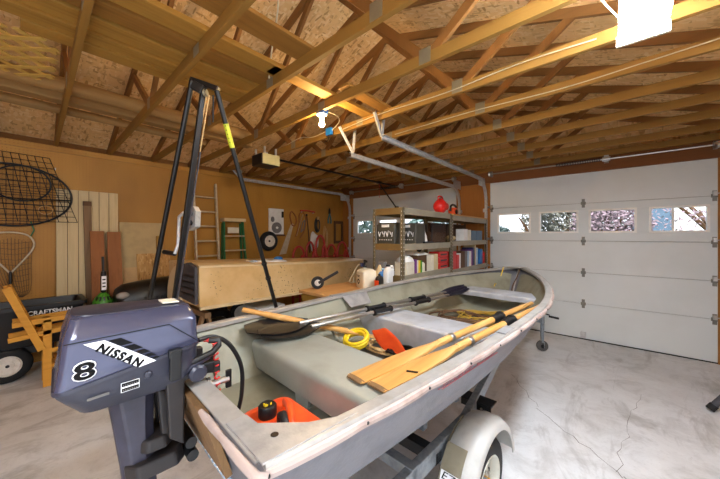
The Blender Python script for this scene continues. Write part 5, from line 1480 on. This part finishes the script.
# top shelf
t = thing('red_lantern', 'round red plastic lantern on top of the shelving', 'lantern', (-2.1, 4.38, Z1-.008))
b = MB(); rg = []
for k in range(9):
    f = k/8; r = .11*math.sin(PI*(.12+.8*f)); rg.append([Vector((-2.1+r*math.cos(a), 4.36+r*math.sin(a)*1.15, Z1-.008+.24*f)) for a in [2*PI*i/20 for i in range(20)]])
b.loft(rg); b.build('body', 'red', t, smooth=60)
MB().lathe((-2.01, 4.36, Z1+.1), (1, -.35, 0), [(.05, 0), (.055, .015), (.045, .02), (.001, .02)], 20).build('lens', 'redsteel', t, smooth=40)
MB().tube(spl([(-2.1, 4.28, Z1+.2), (-2.1, 4.3, Z1+.26), (-2.1, 4.42, Z1+.26), (-2.1, 4.44, Z1+.2)], 5), .012, 8).build('handle', 'red', t, smooth=60)
t = thing('power_tool', 'small orange and black power tool on top of the shelving', 'power tool', (-2.1, 4.85, Z1))
MB().loft([tubring(-2.16, -2.04, 4.76, 4.94, Z1+z, .03) for z in (0, .08)]+[tubring(-2.14, -2.06, 4.79, 4.91, Z1+.12, .025)]).build('body', 'orange', t, smooth=40)
MB().tube(spl([(-2.1, 4.74, Z1+.06), (-2.1, 4.76, Z1+.15), (-2.1, 4.88, Z1+.17), (-2.1, 4.98, Z1+.13), (-2.1, 4.97, Z1+.04)], 5), .018, 8).build('handle', 'blackplastic', t, smooth=60)
MB().lathe((-2.04, 4.83, Z1+.05), (1, 0, 0), [(.04, 0), (.04, .015), (.02, .025), (.001, .025)], 18).build('front_cap', 'blackplastic', t)
# lower shelf of the near unit, z = 1.30
zl = Z3-.008
b = MB().lathe((-2.12, 3.36, zl+.17), (0, 0, 1), [(.001, .08), (.06, .072), (.1, .045), (.115, .01), (.118, 0), (.11, 0), (.1, .03), (.06, .062), (.001, .07)], 26, False)
tag(b.build('white_bowl', 'white', None, smooth=50), 'upturned white bowl on the cream box on the lower shelf', 'bowl')
bxo('cream_box', -2.22, -2.03, 3.26, 3.45, zl, .17, 'offwhite', 'cream box under the white bowl on the lower shelf', 'box')
for i, (m, w_, h_, lb) in enumerate((('purple', .03, .19, 'purple book next to the cream box'), ('offwhite', .03, .18, 'thin cream book right of the purple one'), ('yellow', .055, .175, 'thick yellow book right of the thin cream one'), ('lime', .04, .17, 'green book at the right end of the coloured row'))):
    y = 3.47+(.0, .034, .068, .127)[i]
    bxo('book', -2.2, -2.02, y, y+w_, zl, h_, m, lb+' on the lower shelf', 'book', 'coloured books on the lower shelf', .003)
t, mt = jug(-2.06, 3.71, zl, .07, .06, .15, 'offwhite', 'small cream bottle with dark cap right of the coloured books', 'dark', 'bottle', cat='bottle', capr=.018, handle=False)
bxo('brown_box', -2.3, -2.08, 3.62, 3.88, zl, .235, 'brown', 'brown box behind the small bottle on the lower shelf', 'box')
b = MB(); rg = []
for k in range(7):
    y = 3.6+.05*k; rg.append([Vector((-2.28, y, zl+.237)), Vector((-2.06, y, zl+.237)), Vector((-2.07, y, zl+.26+.01*math.sin(2*k))), Vector((-2.17, y, zl+.275+.012*math.cos(k))), Vector((-2.27, y, zl+.26))])
tag(b.loft(rg).build('white_cloth', 'white', None, smooth=60), 'folded white cloth on the brown box on the lower shelf', 'cloth')
tag(MB().ball((-2.12, 3.73, zl+.325), .045, 14).build('dark_ball', 'dark', None, smooth=60), 'small dark knob shaped object on the white cloth', 'ball')
bxo('ring_binder', -2.3, -2.02, 3.90, 3.985, zl, .235, 'offwhite', 'left one of two thick cream binders on the lower shelf', 'binder', 'cream binders')
bxo('ring_binder', -2.3, -2.02, 3.99, 4.12, zl, .24, 'palewood', 'right one of two thick cream binders on the lower shelf', 'binder', 'cream binders')
t = thing('tool_case', 'red tool case stack at the end of the near lower shelf', 'case', (-2.1, 4.32, zl))
for i, z in enumerate((0, .09, .18)):
    MB().bx(-2.2, -2.02, 4.17, 4.46, zl+z, zl+z+.085).build('red_drawer', 'red', t, bevel=.008); MB().bx(-2.021, -2.017, 4.21, 4.42, zl+z+.03, zl+z+.055).build('drawer_label', 'dark', t)
# second unit, middle shelf z 1.72
zm = Z2+.012
bxo('white_carton', -2.16, -2.02, 5.10, 5.30, zm, .21, 'white', 'left one of two white cartons on the far middle shelf', 'box', 'white cartons')
bxo('white_carton', -2.16, -2.02, 5.315, 5.46, zm, .20, 'offwhite', 'right one of two white cartons on the far middle shelf', 'box', 'white cartons')
bxo('blue_carton', -2.16, -2.02, 5.50, 5.74, zm, .19, 'bluecard', 'left one of two blue grey cartons on the far middle shelf', 'box', 'blue grey cartons')
bxo('blue_carton', -2.16, -2.02, 5.76, 6.05, zm, .19, 'bluecard', 'right one of two blue grey cartons on the far middle shelf', 'box', 'blue grey cartons')
tag(MB().ball((-2.15, 4.85, zm+.05), .09, 14, (1, 1.2, .55)).build('crumpled_rag', 'palewood', None, smooth=60), 'crumpled pale rag at the left end of the far middle shelf', 'rag')
bxo('dark_backing', -2.46, -2.42, 4.62, 6.2, zm, .32, 'brown', 'dark brown board at the back of the far middle shelf', 'board')
# lower shelf of second unit z 1.25
zn = 1.25-.008
row = [('red', .16, .3, 'tall red box'), ('red', .1, .24, 'shorter red box'), ('white', .06, .26, 'white folder'), ('brown', .17, .29, 'wide brown binder'), ('grey', .1, .29, 'grey binder'), ('paleblue', .07, .28, 'pale blue folder'), ('white', .1, .28, 'white binder'), ('purple', .05, .3, 'purple folder'), ('navy', .1, .34, 'navy binder'), ('palewood', .05, .4, 'tall tan roll'), ('paleblue', .1, .33, 'pale blue bottle box')]
y = 4.66
for i, (m, w_, h_, lb) in enumerate(row):
    bxo('binder' if i > 1 else 'red_box', -2.24, -2.025, y, y+w_-.008, zn, h_, m, lb+' in the row on the far lower shelf', 'binder' if i > 1 else 'box', 'row on the far lower shelf'); y += w_+.012
bxo('fuel_can', -2.22, -2.03, 5.99, 6.13, zn, .3, 'blue', 'bright blue can near the door post on the far lower shelf', 'can', 'row on the far lower shelf', .02)
bxo('fuel_can', -2.22, -2.03, 6.15, 6.26, zn, .24, 'red', 'red can at the very end of the far lower shelf', 'can', 'row on the far lower shelf', .02)

# ------------------------------------------------------------------ tools on the pegboard wall
XW = XL+.004
t = thing('hose_reel_panel', 'white rectangular panel with a round grey disc hanging on the wall', 'panel', (XW, 4.07, 1.85))
MB().bx(XW, XW+.05, 3.87, 4.27, 1.84, 2.46).build('panel', 'white', t, bevel=.006)
MB().lathe((XW+.05, 4.06, 2.0), (1, 0, 0), [(.13, 0), (.13, .03), (.06, .035), (.05, .02), (.025, .02)], 28).build('disc', 'grey', t, smooth=40)
MB().cyl((XW+.05, 4.06, 2.0), (XW+.092, 4.06, 2.0), .028).build('disc_center', 'white', t)
MB().ball((XW+.06, 3.95, 2.2), .05, 12, (.5, 1, 1.3)).build('tool_holder', 'grey', t, smooth=60)
MB().bx(XW+.05, XW+.08, 4.2, 4.25, 2.25, 2.4).build('clip', 'dark', t, bevel=.006)
MB().bx(XW, XW+.09, 3.9, 4.29, 1.8, 1.84).build('ledge', 'brown', t, bevel=.003)
t = thing('spare_wheel', 'black tire with white hub hanging on the orange wall', 'wheel', (XW, 3.84, 1.45))
w = MB().lathe((XW+.07, 3.84, 1.68), (1, 0, 0), [(.13, -.06), (.19, -.065), (.225, -.03), (.23, 0), (.225, .03), (.19, .065), (.14, .06), (.13, .04)], 36, True).build('tire', 'rubber', t, smooth=45)
MB().lathe((XW+.07, 3.84, 1.68), (1, 0, 0), [(.001, .02), (.05, .02), (.06, .035), (.12, .03), (.138, .055), (.13, -.05), (.001, -.05)], 32).build('hub', 'hubwhite', t, smooth=40)
MB().cyl((XW+.09, 3.84, 1.68), (XW+.11, 3.84, 1.68), .022).build('bearing', 'dark', t)
# saws
t = thing('hand_saw', 'long hand saw with wooden handle hanging on the wall', 'saw', (XW, 4.4, 1.3))
MB().prism([(XW+.02, 4.16, 1.34), (XW+.02, 4.36, 1.36), (XW+.02, 4.58, 2.1), (XW+.02, 4.52, 2.14)], (.004, 0, 0)).build('blade', 'ladderalu', t)
b = MB().tube(spl([(XW+.03, 4.53, 2.08), (XW+.03, 4.47, 2.3), (XW+.03, 4.52, 2.42), (XW+.03, 4.64, 2.3), (XW+.03, 4.66, 2.15), (XW+.03, 4.6, 2.05)], 5), .018, 8, True); b.build('handle', 'cedar', t, smooth=60)
t = thing('bow_saw', 'curved frame bow saw hanging right of the hand saw', 'saw', (XW, 4.8, 1.75))
MB().tube(spl([(XW+.03, 4.64, 1.78), (XW+.03, 4.74, 2.1), (XW+.03, 4.76, 2.36), (XW+.03, 4.88, 2.42), (XW+.03, 4.97, 2.25), (XW+.03, 4.92, 1.95), (XW+.03, 4.78, 1.75)], 6), .016, 8).build('frame', 'cedar', t, smooth=60)
MB().beam((XW+.03, 4.66, 1.8), (XW+.03, 4.87, 2.36), .004, .03, (1, 0, 0)).build('blade', 'ladderalu', t)
MB().tube(spl([(XW+.04, 4.8, 1.9), (XW+.04, 4.86, 2.15), (XW+.04, 4.93, 2.2), (XW+.04, 4.9, 1.98)], 5), .012, 8, True).build('grip', 'grey', t, smooth=60)
t = thing('wall_bar', 'red brown bar with hooks across the wall above the saws', 'tool rack', (XW, 5.0, 2.4))
MB().tube([(XW+.05, 4.78, 2.46), (XW+.05, 5.0, 2.47), (XW+.05, 5.26, 2.45)], .022, 10).build('bar', 'redsteel', t, smooth=50)
for y in (4.82, 5.22): MB().tube([(XW, y, 2.42), (XW+.05, y, 2.42), (XW+.05, y, 2.47)], .01, 8).build('bracket', 'steel', t)
t = thing('digging_bar', 'dark long narrow bar hanging upright on the wall', 'bar', (XW, 5.05, 1.3))
MB().tube([(XW+.03, 5.0, 2.36), (XW+.03, 5.06, 1.9), (XW+.03, 5.1, 1.35)], [.014, .018, .024], 8).build('shaft', 'brown', t, smooth=50)
MB().ball((XW+.03, 5.0, 2.36), .03, 10).build('knob', 'dark', t, smooth=60)
t = thing('cord_bundle', 'bundle of black cord hanging on the wall above the red stands', 'cord', (XW, 5.35, 1.9))
for i in range(4):
    MB().tube([(XW+.04+.012*i, 5.36+(.09-.012*i)*math.cos(a), 2.1+(.2-.02*i)*math.sin(a)) for a in [2*PI*k/24 for k in range(24)]], .014, 8, True).build('loop', 'dark' if i % 2 == 0 else 'brownmetal', t, smooth=60)
MB().box((XW+.05, 5.36, 2.28), (.06, .07, .1)).build('wrap', 'rope', t, bevel=.008)
t = thing('rope_hank', 'white hank of rope hanging between the red stands', 'rope', (XW, 5.25, 1.35))
for i in range(6):
    MB().tube([(XW+.04+.01*i, 5.2+.02*i+(.07-.006*i)*math.cos(a), 1.65+(.26-.02*i)*math.sin(a)) for a in [2*PI*k/28 for k in range(28)]], .014, 8, True).build('loop', 'white', t, smooth=60)
t = thing('pliers', 'pliers with teal handles hanging on the wall', 'pliers', (XW, 5.83, 2.15))
for s in (-1, 1):
    MB().tube(spl([(XW+.03, 5.83-s*.012, 2.44), (XW+.03, 5.83+s*.03, 2.36), (XW+.03, 5.83+s*.055, 2.25), (XW+.03, 5.83+s*.05, 2.16)], 5), .018, 8).build('grip', 'teal', t, smooth=60)
    MB().prism([(XW+.02, 5.83, 2.4), (XW+.02, 5.83+s*.035, 2.45), (XW+.02, 5.83+s*.025, 2.55), (XW+.02, 5.83+s*.004, 2.6)], (.02, 0, 0)).build('jaw', 'dark', t)
t = thing('wire_coil', 'thin tan wire coil hanging on the wall between cord bundle and brown frame', 'wire', (XW, 5.65, 1.45))
for i in range(4): MB().tube([(XW+.03+.01*i, 5.64+.06*math.cos(a)+.01*i, 1.78+.3*math.sin(a)-.03*i) for a in [2*PI*k/24 for k in range(24)]], .007, 6, True).build('loop', 'rope', t, smooth=60)
t = thing('picture_panel', 'dark brown rectangular wooden frame hanging near the corner', 'frame', (XW, 6.2, 1.6))
for a in ((6.02, 6.38, 2.16, 2.24), (6.02, 6.38, 1.58, 1.66), (6.02, 6.08, 1.66, 2.16), (6.32, 6.38, 1.66, 2.16)): MB().bx(XW, XW+.04, *a).build('side', 'brown', t, bevel=.003)
# red tubular stands in front of the wall, beyond the dinghy
def redstand(y, w_, h_, lab, m='redsteel'):
    h_ *= 1.04
    x = -5.9
    t = thing('red_stand', lab, 'stand', (x, y, 0), 'red tubular stands along the wall')
    MB().tube(spl([(x, y-w_, .0), (x, y-w_, h_*.7), (x, y-w_*.85, h_*.92), (x, y, h_), (x, y+w_*.85, h_*.92), (x, y+w_, h_*.7), (x, y+w_, 0)], 5), .03, 8).build('hoop', m, t, smooth=60)
    MB().tube(spl([(x+.2, y-w_*.7, .0), (x+.18, y-w_*.6, h_*.65), (x+.14, y, h_*.86), (x+.18, y+w_*.6, h_*.65), (x+.2, y+w_*.7, 0)], 5), .026, 8).build('front_hoop', m, t, smooth=60)
    for z in (.3, .7, 1.25):
        if z < h_: MB().cyl((x, y-w_, z), (x, y+w_, z), .016, n=8).build('cross_bar', m, t)
    for s in (-1, 1): MB().cyl((x, y+s*w_*.9, h_*.75), (x+.18, y+s*w_*.6, h_*.6), .014, n=8).build('side_bar', m, t)
redstand(4.5, .17, 1.48, 'red tubular stand furthest left in the row by the wall')
redstand(4.86, .12, 1.58, 'red tubular stand second from left in the row by the wall')
redstand(5.2, .15, 1.74, 'tallest red tubular stand, around the white rope')
redstand(5.6, .16, 1.5, 'red tubular stand right of the white rope')
redstand(6.02, .18, 1.56, 'red tubular stand nearest the corner')

# ------------------------------------------------------------------ stand at the right edge
t = thing('tripod_stand', 'dark grey tubular leg with rubber foot at the right edge of the floor', 'stand', (1.0, 4.65, 0))
ap = Vector((1.18, 4.75, .72))
for p in ((.735, 4.65, .03), (1.32, 4.4, .03), (1.3, 5.15, .03)):
    p = Vector(p); MB().cyl(p, ap, .03, n=14).build('leg', 'greypad', t, smooth=40)
    d = (ap-p).normalized(); MB().cyl(p-d*.012, p+d*.05, .036, n=14).build('rubber_foot', 'rubber', t, smooth=40)
MB().cyl(ap-Vector((0, 0, .05)), ap+Vector((0, 0, .5)), .025).build('post', 'dark', t, smooth=40)

# ------------------------------------------------------------------ outside, seen through the door windows
struct(MB().bx(-40, 40, YD+.1, 60, -.14, -.02).build('ground', 'fence'))
def tree(x, y, r, z, n, m, lab, seed, trunk=True, leafs=.16, sc=(1, 1, 1)):
    t = thing('tree', lab, 'tree', (x, y, 0), 'trees outside the garage')
    rnd = random.Random(seed); b = MB()
    for i in range(n):
        while True:
            d = Vector((rnd.uniform(-1, 1), rnd.uniform(-1, 1), rnd.uniform(-1, 1)))
            if .35 < d.length < 1: break
        c = Vector((x+d.x*r*sc[0], y+d.y*r*sc[1], z+d.z*r*sc[2]))
        u = Vector((rnd.uniform(-1, 1), rnd.uniform(-1, 1), rnd.uniform(-1, 1))).normalized(); v = u.orthogonal().normalized()
        L = leafs*rnd.uniform(.5, 1.1)
        b._add([c-u*L, c+v*L*.45, c+u*L, c-v*L*.45], [(0, 1, 2, 3)])
    b.build('foliage', m, t)
    if trunk:
        MB().tube([(x, y, -.05), (x+.05, y, z*.5), (x-.05, y, z+r*.3)], [.14, .1, .05], 10).build('trunk', 'brown', t, smooth=60)
        for k in range(5):
            a = rnd.uniform(0, 6.28); MB().tube([(x, y, z*.55+k*.12*r), (x+math.cos(a)*r*.4, y+math.sin(a)*r*.4, z*.7+k*.15*r), (x+math.cos(a)*r*.8, y+math.sin(a)*r*.8, z*.8+k*.2*r)], [.06, .04, .015], 6).build('branch', 'brown', t)
M['leafgreen'] = plain('dull_green_leaves', (84, 98, 92), .8, 0, (66, 80, 76), 3)
M['leafpink'] = plain('pink_blossom', (150, 128, 134), .8, 0, (112, 100, 100), 5)
M['leafolive'] = plain('olive_leaves', (118, 116, 104), .8, 0, (88, 90, 82), 4)
M['houseblue'] = plain('blue_grey_siding', (88, 108, 126), .8, 0, (76, 96, 114), 2)
M['leafblue'] = plain('far_hedge', (104, 124, 118), .9)
tree(-3.55, 12.4, .8, 1.65, 2200, 'leafgreen', 'dull green bush outside, low in the leftmost window of the right door', 1, True, .09, (.7, 1, .7))
tree(-2.0, 10.6, .55, 3.0, 260, 'leafgreen', 'green branch tree outside, at the right of the leftmost window', 2, True, .12, (.6, 1, .9))
tree(-1.2, 12.2, 1.45, 2.2, 7000, 'leafolive', 'olive leaved tree filling the second window of the right door', 3, True, .08)
tree(-.15, 11.2, .95, 2.1, 5200, 'leafpink', 'pinkish blossoming tree in the third window of the right door', 4, True, .06)
tree(1.75, 10.6, 1.2, 2.5, 700, 'leafpink', 'sparse tree with a dark trunk in the rightmost window', 5, True, .07)
tree(-13.5, 14.5, 2.2, 2.3, 900, 'leafgreen', 'green tree outside the left garage door', 6, True, .3)
tree(-7.5, 15, 1.6, 1.9, 600, 'leafblue', 'low bluish tree outside between the two doors', 7, True, .25)
t = thing('neighbor_house', 'blue grey house wall outside behind the blossoming tree', 'house', (2.6, 17, 0))
MB().bx(.6, 4.2, 16, 20, 0, 5).build('wall', 'houseblue', t)
MB().prism([(.2, 15.6, 5), (4.6, 15.6, 5), (2.4, 15.6, 6.6)], (0, 4.8, 0)).build('roof', 'grey', t)
MB().bx(1.6, 2.6, 15.96, 16, 1.8, 2.9).build('house_window', 'white', t)
tag(MB().bx(-40, 40, 34, 36, 0, 2.2).build('distant_hedge', 'leafblue', None), 'long low hedge line far outside below the sky', 'hedge')
